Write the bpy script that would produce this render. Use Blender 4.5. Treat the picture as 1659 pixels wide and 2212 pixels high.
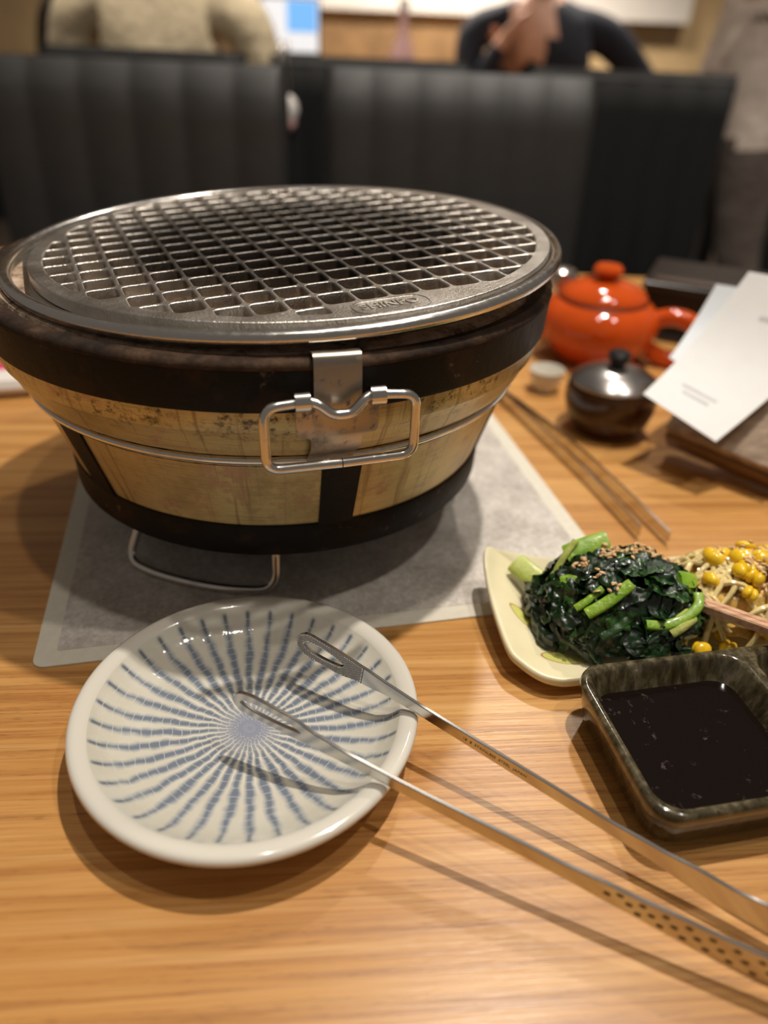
import bpy, bmesh, math, random
from mathutils import Vector, Matrix, Quaternion, noise
from mathutils.bvhtree import BVHTree

for o in list(bpy.data.objects):
    bpy.data.objects.remove(o)
scene = bpy.context.scene
COL = scene.collection
PI = math.pi
random.seed(7)

# ------------------------------------------------------------------ camera
F_PX, PITCH, ROLL, CAM_H = 1598.0, 0.5748, 0.0437, 0.27      # table top is z = 0
cd = bpy.data.cameras.new('camera')
cam = bpy.data.objects.new('camera', cd)
COL.objects.link(cam)
fw = Vector((0, math.cos(PITCH), -math.sin(PITCH)))
up0 = Vector((0, math.sin(PITCH), math.cos(PITCH)))
rt0 = Vector((1, 0, 0))
rt = math.cos(ROLL) * rt0 + math.sin(ROLL) * up0
up = -math.sin(ROLL) * rt0 + math.cos(ROLL) * up0
cam.matrix_world = Matrix(((rt.x, up.x, -fw.x, 0), (rt.y, up.y, -fw.y, 0), (rt.z, up.z, -fw.z, CAM_H), (0, 0, 0, 1)))
cd.sensor_fit = 'HORIZONTAL'
cd.sensor_width = 36.0
cd.lens = F_PX * 36.0 / 1659.0
cd.clip_start = 0.01
cd.dof.use_dof = True
cd.dof.focus_distance = 0.333
cd.dof.aperture_fstop = cd.lens / 6.8
scene.camera = cam

# ------------------------------------------------------------------ light
w = bpy.data.worlds.new('world')
scene.world = w
w.use_nodes = True
w.node_tree.nodes['Background'].inputs[0].default_value = (1.0, 0.88, 0.76, 1)
w.node_tree.nodes['Background'].inputs[1].default_value = 0.16


def lamp(name, loc, power, radius, target=None, color=(1, .92, .81), angle=110, blend=.6):
    d = bpy.data.lights.new(name, 'SPOT')
    d.energy = power
    d.shadow_soft_size = radius
    d.color = color
    d.spot_size = math.radians(angle)
    d.spot_blend = blend
    o = bpy.data.objects.new(name, d)
    COL.objects.link(o)
    o.location = loc
    t = Vector(target if target else (loc[0], loc[1], 0)) - Vector(loc)
    o.rotation_euler = t.to_track_quat('-Z', 'Y').to_euler()
    return o


lamp('downlight_or_fill', (.36, .585, 1.87), 118, .028)
lamp('downlight_or_fill', (.73, .11, 1.87), 30, .028)
lamp('downlight_or_fill', (.04, .11, 1.87), 20, .028)
lamp('downlight_or_fill', (.45, 1.75, 1.87), 60, .05)
lamp('downlight_or_fill', (-.62, 1.80, 1.9), 105, .06, angle=70, blend=.4)  # added unseen lamp, narrow cone to brighten the cream sweater
lamp('downlight_or_fill', (1.25, 1.75, 1.9), 110, .06, angle=52, blend=.4)  # made-up spot that lifts the figure in the greige top
lamp('downlight_or_fill', (1.5, 3.2, 1.9), 90, .08)  # added rear light to brighten the back wall zone
lamp('downlight_or_fill', (-.85, 3.3, 1.9), 90, .08)  # second added light for the rear zone
lamp('added_grate_light', (.55, 3.7, 1.38), 180, .09)  # added lamp out of view, mirrored by the right of the grate
lamp('added_grate_light', (-.05, 3.8, 1.42), 180, .09)  # added likewise, so the grate shines around its label

vs = scene.view_settings
vs.view_transform = 'Standard'
vs.look = 'None'
vs.exposure = -0.12
vs.gamma = 1.0
vs.use_curve_mapping = False
scene.cycles.use_denoising = True
scene.cycles.sample_clamp_indirect = 4.0
scene.cycles.max_bounces = 8


# ------------------------------------------------------------------ helpers
class MB:
    def __init__(s):
        s.v = []
        s.f = []

    def add(s, v, f):
        n = len(s.v)
        s.v += [tuple(p) for p in v]
        s.f += [tuple(i + n for i in q) for q in f]
        return s

    def box(s, a, b, M=None):
        x0, y0, z0 = a
        x1, y1, z1 = b
        v = [Vector(p) for p in ((x0, y0, z0), (x1, y0, z0), (x1, y1, z0), (x0, y1, z0), (x0, y0, z1), (x1, y0, z1), (x1, y1, z1), (x0, y1, z1))]
        if M:
            v = [M @ p for p in v]
        return s.add(v, [(0, 3, 2, 1), (4, 5, 6, 7), (0, 1, 5, 4), (1, 2, 6, 5), (2, 3, 7, 6), (3, 0, 4, 7)])

    def tube(s, path, r, n=10, closed=False, flat=1.0, upv=None):
        P = [Vector(p) for p in path]
        m = len(P)
        R = r if isinstance(r, (list, tuple)) else [r] * m
        T = []
        for i in range(m):
            a = P[(i - 1) % m] if (closed or i > 0) else P[i]
            b = P[(i + 1) % m] if (closed or i < m - 1) else P[i]
            T.append((b - a).normalized())
        u = Vector(upv) if upv else Vector((0, 0, 1))
        if abs(u.dot(T[0])) > .95:
            u = Vector((1, 0, 0))
        u = (u - T[0] * u.dot(T[0])).normalized()
        V = []
        for i in range(m):
            if i:
                u = (u - T[i] * u.dot(T[i])).normalized()
            b = T[i].cross(u)
            for k in range(n):
                a = 2 * PI * k / n
                V.append(P[i] + R[i] * (math.cos(a) * b + math.sin(a) * u * flat))
        Fc = []
        for i in range(m if closed else m - 1):
            for k in range(n):
                i2, k2 = (i + 1) % m, (k + 1) % n
                Fc.append((i * n + k, i * n + k2, i2 * n + k2, i2 * n + k))
        if not closed:
            Fc.append(tuple(range(n))[::-1])
            Fc.append(tuple((m - 1) * n + k for k in range(n)))
        return s.add(V, Fc)

    def lathe(s, prof, n=96, c=(0, 0, 0), closed=False, a0=0.0, a1=2 * PI):
        full = abs(a1 - a0 - 2 * PI) < 1e-6
        cnt = n if full else n + 1
        V = []
        for r, z in prof:
            for k in range(cnt):
                a = a0 + (a1 - a0) * k / n
                V.append((c[0] + r * math.cos(a), c[1] + r * math.sin(a), c[2] + z))
        Fc = []
        m = len(prof)
        for i in range(m if closed else m - 1):
            j = (i + 1) % m
            for k in range(n):
                k2 = (k + 1) % cnt
                Fc.append((i * cnt + k, i * cnt + k2, j * cnt + k2, j * cnt + k))
        if closed and not full:
            Fc.append(tuple(i * cnt for i in range(m)))
            Fc.append(tuple(i * cnt + n for i in range(m))[::-1])
        return s.add(V, Fc)

    def grid(s, fn, nu, nv):
        V = [fn(i / nu, j / nv) for j in range(nv + 1) for i in range(nu + 1)]
        Fc = [(j * (nu + 1) + i, j * (nu + 1) + i + 1, (j + 1) * (nu + 1) + i + 1, (j + 1) * (nu + 1) + i) for j in range(nv) for i in range(nu)]
        return s.add(V, Fc)

    def loops(s, L, cap0=True, cap1=True):
        n = len(L[0])
        V = [p for l in L for p in l]
        Fc = []
        for i in range(len(L) - 1):
            for k in range(n):
                k2 = (k + 1) % n
                Fc.append((i * n + k, i * n + k2, (i + 1) * n + k2, (i + 1) * n + k))
        if cap0:
            Fc.append(tuple(range(n))[::-1])
        if cap1:
            Fc.append(tuple((len(L) - 1) * n + k for k in range(n)))
        return s.add(V, Fc)

    def ball(s, c, r, nu=14, nv=8, M=None):
        rx, ry, rz = r if isinstance(r, (tuple, list)) else (r, r, r)
        V, Fc = [], []
        for j in range(nv + 1):
            p = -PI / 2 + PI * j / nv
            for i in range(nu):
                t = 2 * PI * i / nu
                q = Vector((rx * math.cos(p) * math.cos(t), ry * math.cos(p) * math.sin(t), rz * math.sin(p)))
                if M:
                    q = M @ q
                V.append(q + Vector(c))
        for j in range(nv):
            for i in range(nu):
                i2 = (i + 1) % nu
                Fc.append((j * nu + i, j * nu + i2, (j + 1) * nu + i2, (j + 1) * nu + i))
        return s.add(V, Fc)

    def mesh(s, name, smooth=True, angle=40, fix=True, weld=True):
        me = bpy.data.meshes.new(name)
        me.from_pydata([tuple(p) for p in s.v], [], s.f)
        bm = bmesh.new()
        bm.from_mesh(me)
        if weld:
            bmesh.ops.remove_doubles(bm, verts=bm.verts, dist=1e-6)
        if fix:
            bmesh.ops.recalc_face_normals(bm, faces=bm.faces)
        bm.to_mesh(me)
        bm.free()
        if smooth:
            me.shade_smooth()
            me.set_sharp_from_angle(angle=math.radians(angle))
        return me

    def build(s, name, mat, parent=None, smooth=True, angle=40, fix=True, bevel=0, M=None, seg=2, weld=True):
        o = link(name, s.mesh(name, smooth, angle, fix, weld), mat, parent)
        if M is not None:
            o.matrix_local = M
        if bevel:
            b = o.modifiers.new('bevel', 'BEVEL')
            b.width = bevel
            b.segments = seg
            b.limit_method = 'ANGLE'
        return o


def link(name, me, mat, parent=None):
    o = bpy.data.objects.new(name, me)
    COL.objects.link(o)
    if mat is not None:
        if isinstance(mat, (list, tuple)):
            for m in mat:
                me.materials.append(m)
        else:
            me.materials.append(mat)
    if parent is not None:
        o.parent = parent
    return o


def tag(o, label=None, cat=None, group=None, kind=None):
    if label:
        o['label'] = label
    if cat:
        o['category'] = cat
    if group:
        o['group'] = group
    if kind:
        o['kind'] = kind
    return o


def flats(me):
    for p in me.polygons:
        if abs(p.normal.z) > .999:
            p.use_smooth = False


def empty(name, loc=(0, 0, 0), rz=0.0, label=None, cat=None, group=None):
    o = bpy.data.objects.new(name, None)
    COL.objects.link(o)
    o.location = loc
    o.rotation_euler = (0, 0, rz)
    o.empty_display_size = .01
    return tag(o, label, cat, group)


def copy_tree(o, parent=None):
    c = o.copy()
    COL.objects.link(c)
    c.parent = parent
    for ch in list(o.children):
        copy_tree(ch, c)
    return c


def curve_mesh(cu, name):
    o = bpy.data.objects.new('tmp', cu)
    COL.objects.link(o)
    dg = bpy.context.evaluated_depsgraph_get()
    dg.update()
    me = bpy.data.meshes.new_from_object(o.evaluated_get(dg))
    me.name = name
    bpy.data.objects.remove(o)
    return me


def text_mesh(txt, size, extrude, name, bevel=0.0):
    cu = bpy.data.curves.new('tmp', 'FONT')
    cu.body = txt
    cu.size = size
    cu.extrude = extrude
    cu.bevel_depth = bevel
    cu.align_x = 'CENTER'
    cu.align_y = 'CENTER'
    cu.resolution_u = 3
    return curve_mesh(cu, name)


def catmull(P, per=8, closed=True):
    n = len(P)
    P = [Vector(p) for p in P]
    out = []
    for i in range(n if closed else n - 1):
        p0 = P[(i - 1) % n] if (closed or i > 0) else P[i]
        p1 = P[i]
        p2 = P[(i + 1) % n]
        p3 = P[(i + 2) % n] if (closed or i < n - 2) else P[(i + 1) % n]
        for k in range(per):
            t = k / per
            out.append(.5 * ((2 * p1) + (p2 - p0) * t + (2 * p0 - 5 * p1 + 4 * p2 - p3) * t * t + (3 * p1 - p0 - 3 * p2 + p3) * t ** 3))
    if not closed:
        out.append(P[-1])
    return out


def rrect(x0, x1, y0, y1, r, n=6):
    out = []
    for cx, cy, a in ((x1 - r, y1 - r, 0), (x0 + r, y1 - r, 90), (x0 + r, y0 + r, 180), (x1 - r, y0 + r, 270)):
        for k in range(n + 1):
            t = math.radians(a + 90 * k / n)
            out.append(Vector((cx + r * math.cos(t), cy + r * math.sin(t), 0)))
    return out


def fillet_path(P, r, n=5):
    """polyline with rounded corners"""
    P = [Vector(p) for p in P]
    out = [P[0]]
    for i in range(1, len(P) - 1):
        a, b, c = P[i - 1], P[i], P[i + 1]
        u, v = (a - b), (c - b)
        d = min(r, u.length * .48, v.length * .48)
        s, e = b + u.normalized() * d, b + v.normalized() * d
        for k in range(n + 1):
            t = k / n
            out.append((1 - t) ** 2 * s + 2 * t * (1 - t) * b + t * t * e)
    out.append(P[-1])
    return out


# ------------------------------------------------------------------ materials
class N:
    """small node graph helper"""

    def __init__(s, name, base=(.5, .5, .5), rough=.5, metal=0.0, **kw):
        s.m = bpy.data.materials.new(name)
        s.m.use_nodes = True
        s.t = s.m.node_tree
        s.b = s.t.nodes['Principled BSDF']
        s.b.inputs['Base Color'].default_value = (*base, 1)
        s.b.inputs['Roughness'].default_value = rough
        s.b.inputs['Metallic'].default_value = metal
        for k, v in kw.items():
            s.b.inputs[k].default_value = v

    def n(s, typ, ins=None, **at):
        nd = s.t.nodes.new(typ)
        for k, v in at.items():
            setattr(nd, k, v)
        for k, v in (ins or {}).items():
            if hasattr(v, 'is_linked') or v.__class__.__name__.startswith('NodeSocket'):
                s.t.links.new(v, nd.inputs[k])
            else:
                nd.inputs[k].default_value = v
        return nd

    def math(s, op, a, b=0.0, c=0.0):
        return s.n('ShaderNodeMath', {0: a, 1: b, 2: c}, operation=op).outputs[0]

    def coord(s, scale=(1, 1, 1), rot=(0, 0, 0), loc=(0, 0, 0), kind='Object'):
        tc = s.n('ShaderNodeTexCoord')
        return s.n('ShaderNodeMapping', {0: tc.outputs[kind], 1: loc, 2: rot, 3: scale}).outputs[0]

    def noise(s, vec, scale, detail=4, rough=.55, dist=0.0):
        return s.n('ShaderNodeTexNoise', {'Vector': vec, 'Scale': scale, 'Detail': detail, 'Roughness': rough, 'Distortion': dist}).outputs[0]

    def ramp(s, fac, stops, interp='LINEAR'):
        r = s.n('ShaderNodeValToRGB', {0: fac})
        cr = r.color_ramp
        cr.interpolation = interp
        while len(cr.elements) < len(stops):
            cr.elements.new(.5)
        for e, (p, c) in zip(cr.elements, stops):
            e.position = p
            e.color = (*c, 1) if len(c) == 3 else c
        return r.outputs[0]

    def g(s, fac, a, b):
        return s.n('ShaderNodeMapRange', {0: fac, 1: a, 2: b, 3: 0.0, 4: 1.0}).outputs[0]

    def mix(s, fac, a, b, blend='MIX'):
        nd = s.n('ShaderNodeMix', data_type='RGBA', blend_type=blend)
        for i, v in ((0, fac), (6, a), (7, b)):
            if v.__class__.__name__.startswith('NodeSocket'):
                s.t.links.new(v, nd.inputs[i])
            elif i == 0:
                nd.inputs[0].default_value = v
            else:
                nd.inputs[i].default_value = (*v, 1)
        return nd.outputs[2]

    def set(s, key, sock):
        s.t.links.new(sock, s.b.inputs[key])
        return s

    def bump(s, h, strength=.3, dist=.001):
        b = s.n('ShaderNodeBump', {'Height': h, 'Strength': strength, 'Distance': dist})
        s.t.links.new(b.outputs[0], s.b.inputs['Normal'])
        return s


def m_wood_table():
    k = N('oak_veneer', rough=.36)
    c = k.coord((1, 1, 1), (0, 0, math.radians(-5.6)))

    def st(sx, sy):
        return k.n('ShaderNodeMapping', {0: c, 3: (sx, sy, 1)}).outputs[0]
    big = k.noise(st(1.3, 26), 2.2, 3, .5, .5)
    lines = k.noise(st(3.2, 150), 2.0, 3, .55, .35)
    hair = k.noise(st(9, 620), 1.6, 2, .5, .2)
    pore = k.noise(st(120, 2300), 1.0, 2, .5)
    col = k.ramp(big, [(.28, (.45, .200, .050)), (.5, (.55, .272, .078)), (.72, (.64, .350, .115))])
    col = k.mix(k.math('MULTIPLY', k.g(lines, .50, .66), .62), col, (.33, .135, .036))
    col = k.mix(k.math('MULTIPLY', k.g(lines, .46, .30), .35), col, (.72, .44, .185))
    col = k.mix(k.math('MULTIPLY', k.g(hair, .52, .68), .40), col, (.30, .125, .034))
    pm = k.math('MULTIPLY', k.g(pore, .60, .68), k.g(lines, .46, .58))
    col = k.mix(k.math('MULTIPLY', pm, .6), col, (.17, .065, .018))
    k.set('Base Color', col)
    k.set('Roughness', k.math('MULTIPLY_ADD', hair, .2, .22))
    h = k.math('ADD', k.math('MULTIPLY', hair, .5), k.math('MULTIPLY', pore, .5))
    k.bump(h, .25, .0004)
    return k.m


def m_steel(name, base=(.62, .60, .57), rough=.25, grain=None, dirt=0.0, aniso=0):
    k = N(name, base, rough, 1.0)
    c = k.coord()
    if grain:
        nz = k.noise(c, grain, 3, .6)
        k.bump(nz, .35, .00025)
        k.set('Roughness', k.math('MULTIPLY_ADD', nz, .25, rough - .1))
    if dirt:
        d = k.g(k.noise(c, 170, 6, .65), .62 - dirt * .06, .70)
        d2 = k.g(k.noise(c, 60, 6, .65), .52, .68)
        dd = k.math('MULTIPLY', k.math('MAXIMUM', d, k.math('MULTIPLY', d2, .6)), dirt)
        k.set('Base Color', k.mix(dd, base, (.075, .04, .02)))
        k.set('Metallic', k.math('SUBTRACT', 1.0, dd))
        k.set('Roughness', k.math('MULTIPLY_ADD', dd, .5, rough))
    return k.m


def m_cast(dark_mid=True):
    k = N('cast_grill_steel' if dark_mid else 'clean_cast_steel', (.62, .58, .53), .36, 1.0)
    c = k.coord()
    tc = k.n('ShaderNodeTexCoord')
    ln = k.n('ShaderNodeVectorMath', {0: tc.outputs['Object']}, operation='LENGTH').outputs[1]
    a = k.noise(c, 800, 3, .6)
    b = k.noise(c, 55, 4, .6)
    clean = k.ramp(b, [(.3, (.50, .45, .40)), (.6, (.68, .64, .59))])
    mid_fac = k.math('ADD', k.g(ln, .130, .070), k.math('MULTIPLY', k.math('SUBTRACT', b, .5), 1.2))  # darker towards the middle of the grate, broken up by noise
    bt = k.g(mid_fac, .25, .85)
    k.set('Base Color', k.mix(k.math('MULTIPLY', bt, .9 if dark_mid else 0.0), clean, (.075, .066, .058)))
    k.set('Roughness', k.math('ADD', k.math('MULTIPLY_ADD', b, .2, .24), k.math('MULTIPLY', bt, .06)))
    k.bump(a, .6, .0006)
    return k.m


def m_brass():
    k = N('brass_foil', rough=.36)
    c = k.coord()
    tc = k.n('ShaderNodeTexCoord')
    sep = k.n('ShaderNodeSeparateXYZ', {0: tc.outputs['Object']})
    ang = k.math('ARCTAN2', sep.outputs[1], sep.outputs[0])
    cyl = k.n('ShaderNodeCombineXYZ', {0: k.math('MULTIPLY', ang, .14), 1: 0.0, 2: sep.outputs[2]}).outputs[0]

    def mp(sx, sz):
        return k.n('ShaderNodeMapping', {0: cyl, 3: (sx, 1, sz)}).outputs[0]
    drip = k.noise(mp(170, 7), 1.0, 3, .6, .5)
    patch = k.noise(c, 30, 6, .65)
    spots = k.noise(c, 230, 5, .7)
    hz = k.noise(mp(30, 1500), 1.0, 3, .5)
    col = k.ramp(patch, [(.30, (.34, .245, .095)), (.5, (.52, .40, .175)), (.75, (.62, .50, .245))])
    col = k.mix(k.math('MULTIPLY', k.g(hz, .50, .72), .45), col, (.20, .13, .045))
    col = k.mix(k.math('MULTIPLY', k.g(drip, .56, .66), .62), col, (.20, .105, .035))
    col = k.mix(k.math('MULTIPLY', k.g(k.noise(c, 48, 7, .72), .56, .64), .65), col, (.40, .21, .125))
    dk = k.math('MULTIPLY', k.g(spots, .50, .64), k.g(k.noise(c, 22, 5, .6), .45, .56))
    up = k.n('ShaderNodeMapRange', {0: sep.outputs[2], 1: .118, 2: .128, 3: .25, 4: 1.0}).outputs[0]
    col = k.mix(k.math('MULTIPLY', k.math('MULTIPLY', dk, up), .9), col, (.035, .02, .010))
    k.set('Base Color', col)
    k.set('Metallic', k.math('MULTIPLY_ADD', k.g(patch, .45, .65), .25, .30))
    k.set('Roughness', k.math('MULTIPLY_ADD', patch, .3, .22))
    k.bump(k.math('ADD', k.math('MULTIPLY', hz, .6), spots), .3, .0005)
    return k.m


def m_band(name='burnt_steel', base=(.006, .005, .004)):
    k = N(name, base, .5, 0.0)
    k.b.inputs['Specular IOR Level'].default_value = .15
    c = k.coord()
    a = k.noise(c, 30, 7, .68)
    b = k.noise(c, 150, 6, .7)
    col = k.mix(k.g(a, .50, .72), base, (.045, .020, .010))
    col = k.mix(k.math('MULTIPLY', k.g(b, .60, .74), k.g(k.noise(c, 14, 4, .6), .52, .62)), col, (.30, .22, .15))
    k.set('Base Color', col)
    k.set('Roughness', k.math('MULTIPLY_ADD', a, .4, .36))
    k.bump(b, .45, .0008)
    return k.m


def m_rim():
    k = N('charred_clay_rim', (.06, .035, .02), .75)
    k.b.inputs['Specular IOR Level'].default_value = .2
    c = k.coord()
    a = k.noise(c, 34, 7, .7)
    col = k.ramp(a, [(.35, (.010, .006, .004)), (.50, (.034, .018, .010)), (.62, (.085, .048, .027)), (.78, (.26, .17, .11))])
    k.set('Base Color', col)
    k.bump(k.noise(c, 160, 6, .7), .6, .0012)
    return k.m


def m_clay():
    k = N('pale_clay', (.45, .34, .25), .9)
    c = k.coord()
    k.set('Base Color', k.ramp(k.noise(c, 60, 6, .7), [(.35, (.05, .03, .02)), (.5, (.36, .25, .17)), (.7, (.56, .44, .34))]))
    k.bump(k.noise(c, 180, 6, .7), .8, .002)
    return k.m


def m_lump(name, stops):
    k = N(name, rough=.92)
    c = k.coord()
    k.set('Base Color', k.ramp(k.noise(c, 70, 6, .7), stops))
    k.bump(k.noise(c, 260, 5, .7), .9, .002)
    return k.m


def m_ceramic_tokusa():
    k = N('glazed_stoneware_blue_stripes', rough=.09)
    k.b.inputs['Coat Weight'].default_value = .6
    k.b.inputs['Coat Roughness'].default_value = .04
    tc = k.n('ShaderNodeTexCoord')
    nz = k.n('ShaderNodeTexNoise', {'Vector': tc.outputs['Object'], 'Scale': 120.0, 'Detail': 2.0})
    off = k.n('ShaderNodeVectorMath', {0: nz.outputs[1], 1: (.5, .5, .5)}, operation='SUBTRACT').outputs[0]
    off = k.n('ShaderNodeVectorMath', {0: off, 3: .0030}, operation='SCALE').outputs[0]
    p = k.n('ShaderNodeVectorMath', {0: tc.outputs['Object'], 1: off}, operation='ADD').outputs[0]

    def polar(v):
        sp = k.n('ShaderNodeSeparateXYZ', {0: v})
        x, y = sp.outputs[0], sp.outputs[1]
        return k.math('SQRT', k.math('ADD', k.math('MULTIPLY', x, x), k.math('MULTIPLY', y, y))), k.math('ARCTAN2', y, x)
    r, th = polar(p)
    r0, th0 = polar(tc.outputs['Object'])
    rn = k.math('DIVIDE', r0, .0640)                # 0 at the centre, 1 at the foot of the rim

    def dist(t):
        fr = k.math('FRACT', k.math('MULTIPLY_ADD', t, 36 / (2 * PI), 100.0))
        return k.math('ABSOLUTE', k.math('SUBTRACT', fr, .5))       # 0 in the stripe's middle, .5 in the gap
    d, d0 = dist(th), dist(th0)

    def gr(v):
        return (v, v, v)
    hw = k.ramp(rn, [(0, gr(.5)), (.10, gr(.40)), (.20, gr(.34)), (.42, gr(.35)), (.66, gr(.29)), (.84, gr(.19)), (.94, gr(.12)), (1.0, gr(.10))])
    blot = k.math('MULTIPLY', k.math('SUBTRACT', k.noise(tc.outputs['Object'], 170, 2), .5), .22)
    e = k.math('ADD', k.math('SUBTRACT', hw, d), blot)

    def mr(v, a, b, lo=0.0, hi=1.0):
        return k.n('ShaderNodeMapRange', {0: v, 1: a, 2: b, 3: lo, 4: hi}, interpolation_type='SMOOTHSTEP').outputs[0]
    halo = mr(e, -.14, .10)
    core = k.math('MULTIPLY', mr(e, .02, .22), mr(rn, .12, .30))
    end = mr(rn, 1.015, .985)
    cream = k.ramp(k.noise(tc.outputs['Object'], 60, 3), [(.3, (.62, .585, .485)), (.7, (.69, .655, .57))])
    col = k.mix(k.math('MULTIPLY', k.math('MULTIPLY', halo, .62), end), cream, (.27, .315, .375))
    col = k.mix(k.math('MULTIPLY', k.math('MULTIPLY', core, .72), end), col, (.095, .135, .215))
    # dark dot where the brush left the clay, at the outer end
    tipd = k.math('MULTIPLY', mr(rn, .86, .97), mr(d0, .13, .02))
    col = k.mix(k.math('MULTIPLY', k.math('MULTIPLY', tipd, .62), end), col, (.03, .045, .08))
    # violet blue centre
    col = k.mix(k.math('MULTIPLY', mr(rn, .26, .06), .55), col, (.15, .18, .33))
    # pale incised grid: rings across the stripes and a wavy line down each gap
    tick = k.math('ABSOLUTE', k.math('SUBTRACT', k.math('FRACT', k.math('ADD', k.math('MULTIPLY', r, 255.0), k.math('MULTIPLY', k.math('SINE', k.math('MULTIPLY', th, 18.0)), .14))), .5))
    tk = k.math('MULTIPLY', mr(tick, .075, .03), k.math('MULTIPLY', mr(d, .42, .30), end))
    col = k.mix(k.math('MULTIPLY', tk, .42), col, (.68, .68, .64))
    gl = k.math('MULTIPLY', mr(k.math('SUBTRACT', .5, d), .085, .035), k.math('MULTIPLY', mr(rn, .62, .40), mr(rn, .10, .16)))
    col = k.mix(k.math('MULTIPLY', gl, .8), col, (.74, .72, .64))
    k.set('Base Color', col)
    k.bump(k.math('ADD', k.noise(tc.outputs['Object'], 170, 2), k.math('MULTIPLY', k.math('MULTIPLY', halo, .5), mr(rn, .15, .35))), .30, .0007)
    return k.m


def m_glaze_plain():
    k = N('cream_glaze', (.68, .645, .57), .12)
    k.b.inputs['Coat Weight'].default_value = .5
    k.bump(k.noise(k.coord(), 120, 2), .1, .0005)
    return k.m


def m_mat():
    k = N('stone_print_paper', rough=.75)
    c = k.coord()
    a = k.noise(c, 330, 5, .75)
    b = k.noise(c, 34, 4, .6)
    f = k.math('ADD', k.math('MULTIPLY', a, .6), k.math('MULTIPLY', b, .4))
    k.set('Base Color', k.ramp(f, [(.36, (.36, .32, .285)), (.5, (.54, .495, .45)), (.64, (.74, .70, .645))]))
    k.bump(a, .15, .0003)
    return k.m


def m_namul_plate():
    k = N('pale_yellow_stoneware', rough=.32)
    tc = k.n('ShaderNodeTexCoord')
    sp = k.n('ShaderNodeSeparateXYZ', {0: tc.outputs['Object']})
    c = k.coord()
    col = k.ramp(k.noise(c, 30, 4), [(.3, (.72, .64, .40)), (.7, (.80, .74, .50))])
    for (cx, cy, ra, rb, an) in ((.0775, .2985, .0105, .0042, -.75), (.0935, .2745, .0115, .0042, .05), (.172, .2880, .010, .004, .2), (.128, .343, .012, .004, .1)):
        vx = k.math('SUBTRACT', sp.outputs[0], cx)
        vy = k.math('SUBTRACT', sp.outputs[1], cy)
        ca, sa = math.cos(an), math.sin(an)
        px = k.math('ADD', k.math('MULTIPLY', vx, ca), k.math('MULTIPLY', vy, sa))
        py = k.math('SUBTRACT', k.math('MULTIPLY', vy, ca), k.math('MULTIPLY', vx, sa))
        q = k.math('ADD', k.math('POWER', k.math('DIVIDE', k.math('ABSOLUTE', px), ra), 1.6), k.math('POWER', k.math('DIVIDE', k.math('ABSOLUTE', py), rb), 1.6))
        q = k.math('ADD', q, k.math('MULTIPLY', k.math('SUBTRACT', k.noise(c, 150, 3), .5), .5))
        col = k.mix(k.g(k.math('ABSOLUTE', k.math('SUBTRACT', q, 1.05)), .16, .05), col, (.40, .22, .07))
        col = k.mix(k.g(q, 1.0, .9), col, (.60, .60, .16))
    k.set('Base Color', col)
    k.bump(k.noise(c, 240, 5, .6), .2, .0006)
    return k.m


def m_dish():
    k = N('olive_brown_glaze', rough=.14)
    k.b.inputs['Coat Weight'].default_value = .4
    c = k.coord()
    st = k.noise(k.n('ShaderNodeMapping', {0: c, 3: (240, 240, 12)}).outputs[0], 1.0, 4, .6)
    col = k.ramp(st, [(.32, (.020, .014, .006)), (.5, (.056, .044, .021)), (.72, (.16, .13, .078))])
    geo = k.n('ShaderNodeNewGeometry')
    k.set('Base Color', col)
    k.bump(st, .1, .0006)
    return k.m


def m_simple(name, base, rough=.5, metal=0.0, nscale=None, amount=.3, bump=0.0, **kw):
    k = N(name, base, rough, metal, **kw)
    if nscale:
        c = k.coord()
        nz = k.noise(c, nscale, 4, .6)
        dk = tuple(v * (1 - amount) for v in base)
        lt = tuple(min(1, v * (1 + amount)) for v in base)
        k.set('Base Color', k.ramp(nz, [(.3, dk), (.7, lt)]))
        if bump:
            k.bump(nz, bump, .001)
    return k.m


M = {
    'table': m_wood_table(),
    'steel': m_steel('polished_steel', (.66, .64, .61), .16),
    'wire': m_steel('bright_wire', (.68, .66, .63), .17, None, .25),
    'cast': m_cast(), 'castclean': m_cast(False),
    'tray': m_steel('tray_steel', (.62, .60, .57), .2, 300),
    'bracket': m_steel('stained_steel', (.40, .35, .29), .34, None, .85),
    'tong': m_steel('tong_steel', (.63, .61, .58), .17),
    'brass': m_brass(), 'band': m_band(), 'rim': m_rim(), 'clay': m_clay(),
    'lump': m_lump('ash_grey_lump', [(.3, (.10, .065, .04)), (.5, (.40, .29, .19)), (.75, (.62, .50, .38))]),
    'coal': m_lump('charcoal', [(.3, (.006, .006, .006)), (.6, (.03, .027, .025)), (.8, (.14, .13, .12))]),
    'tokusa': m_ceramic_tokusa(), 'glaze': m_glaze_plain(), 'mat': m_mat(),
    'matborder': m_simple('mat_border_paper', (.68, .64, .54), .6, 0, 200, .05),
    'nplate': m_namul_plate(), 'dish': m_dish(),
    'ink': m_simple('dark_line', (.02, .018, .015), .6, 0, 80, .2),
    'dimple': m_simple('dark_dimple', (.10, .065, .04), .5, .3, 80, .2),
    'black': m_simple('black_metal', (.010, .009, .008), .5, 0, 60, .2),  # even near-black colour for joints, rivet and lid seam
}


def m_sauce():
    k = N('soy_sauce', (.004, .002, .0012), .04)
    k.b.inputs['Specular IOR Level'].default_value = .3
    c = k.coord()
    a = k.noise(c, 90, 6, .65, 1.2)
    b = k.noise(c, 420, 4, .6)
    f = k.math('MULTIPLY', k.g(a, .58, .70), k.g(b, .50, .62))
    k.set('Base Color', k.mix(k.math('MULTIPLY', f, .5), (.006, .003, .002), (.16, .12, .12)))
    k.set('Roughness', k.math('MULTIPLY_ADD', f, .2, .04))
    k.bump(a, .06, .0008)
    return k.m


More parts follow.
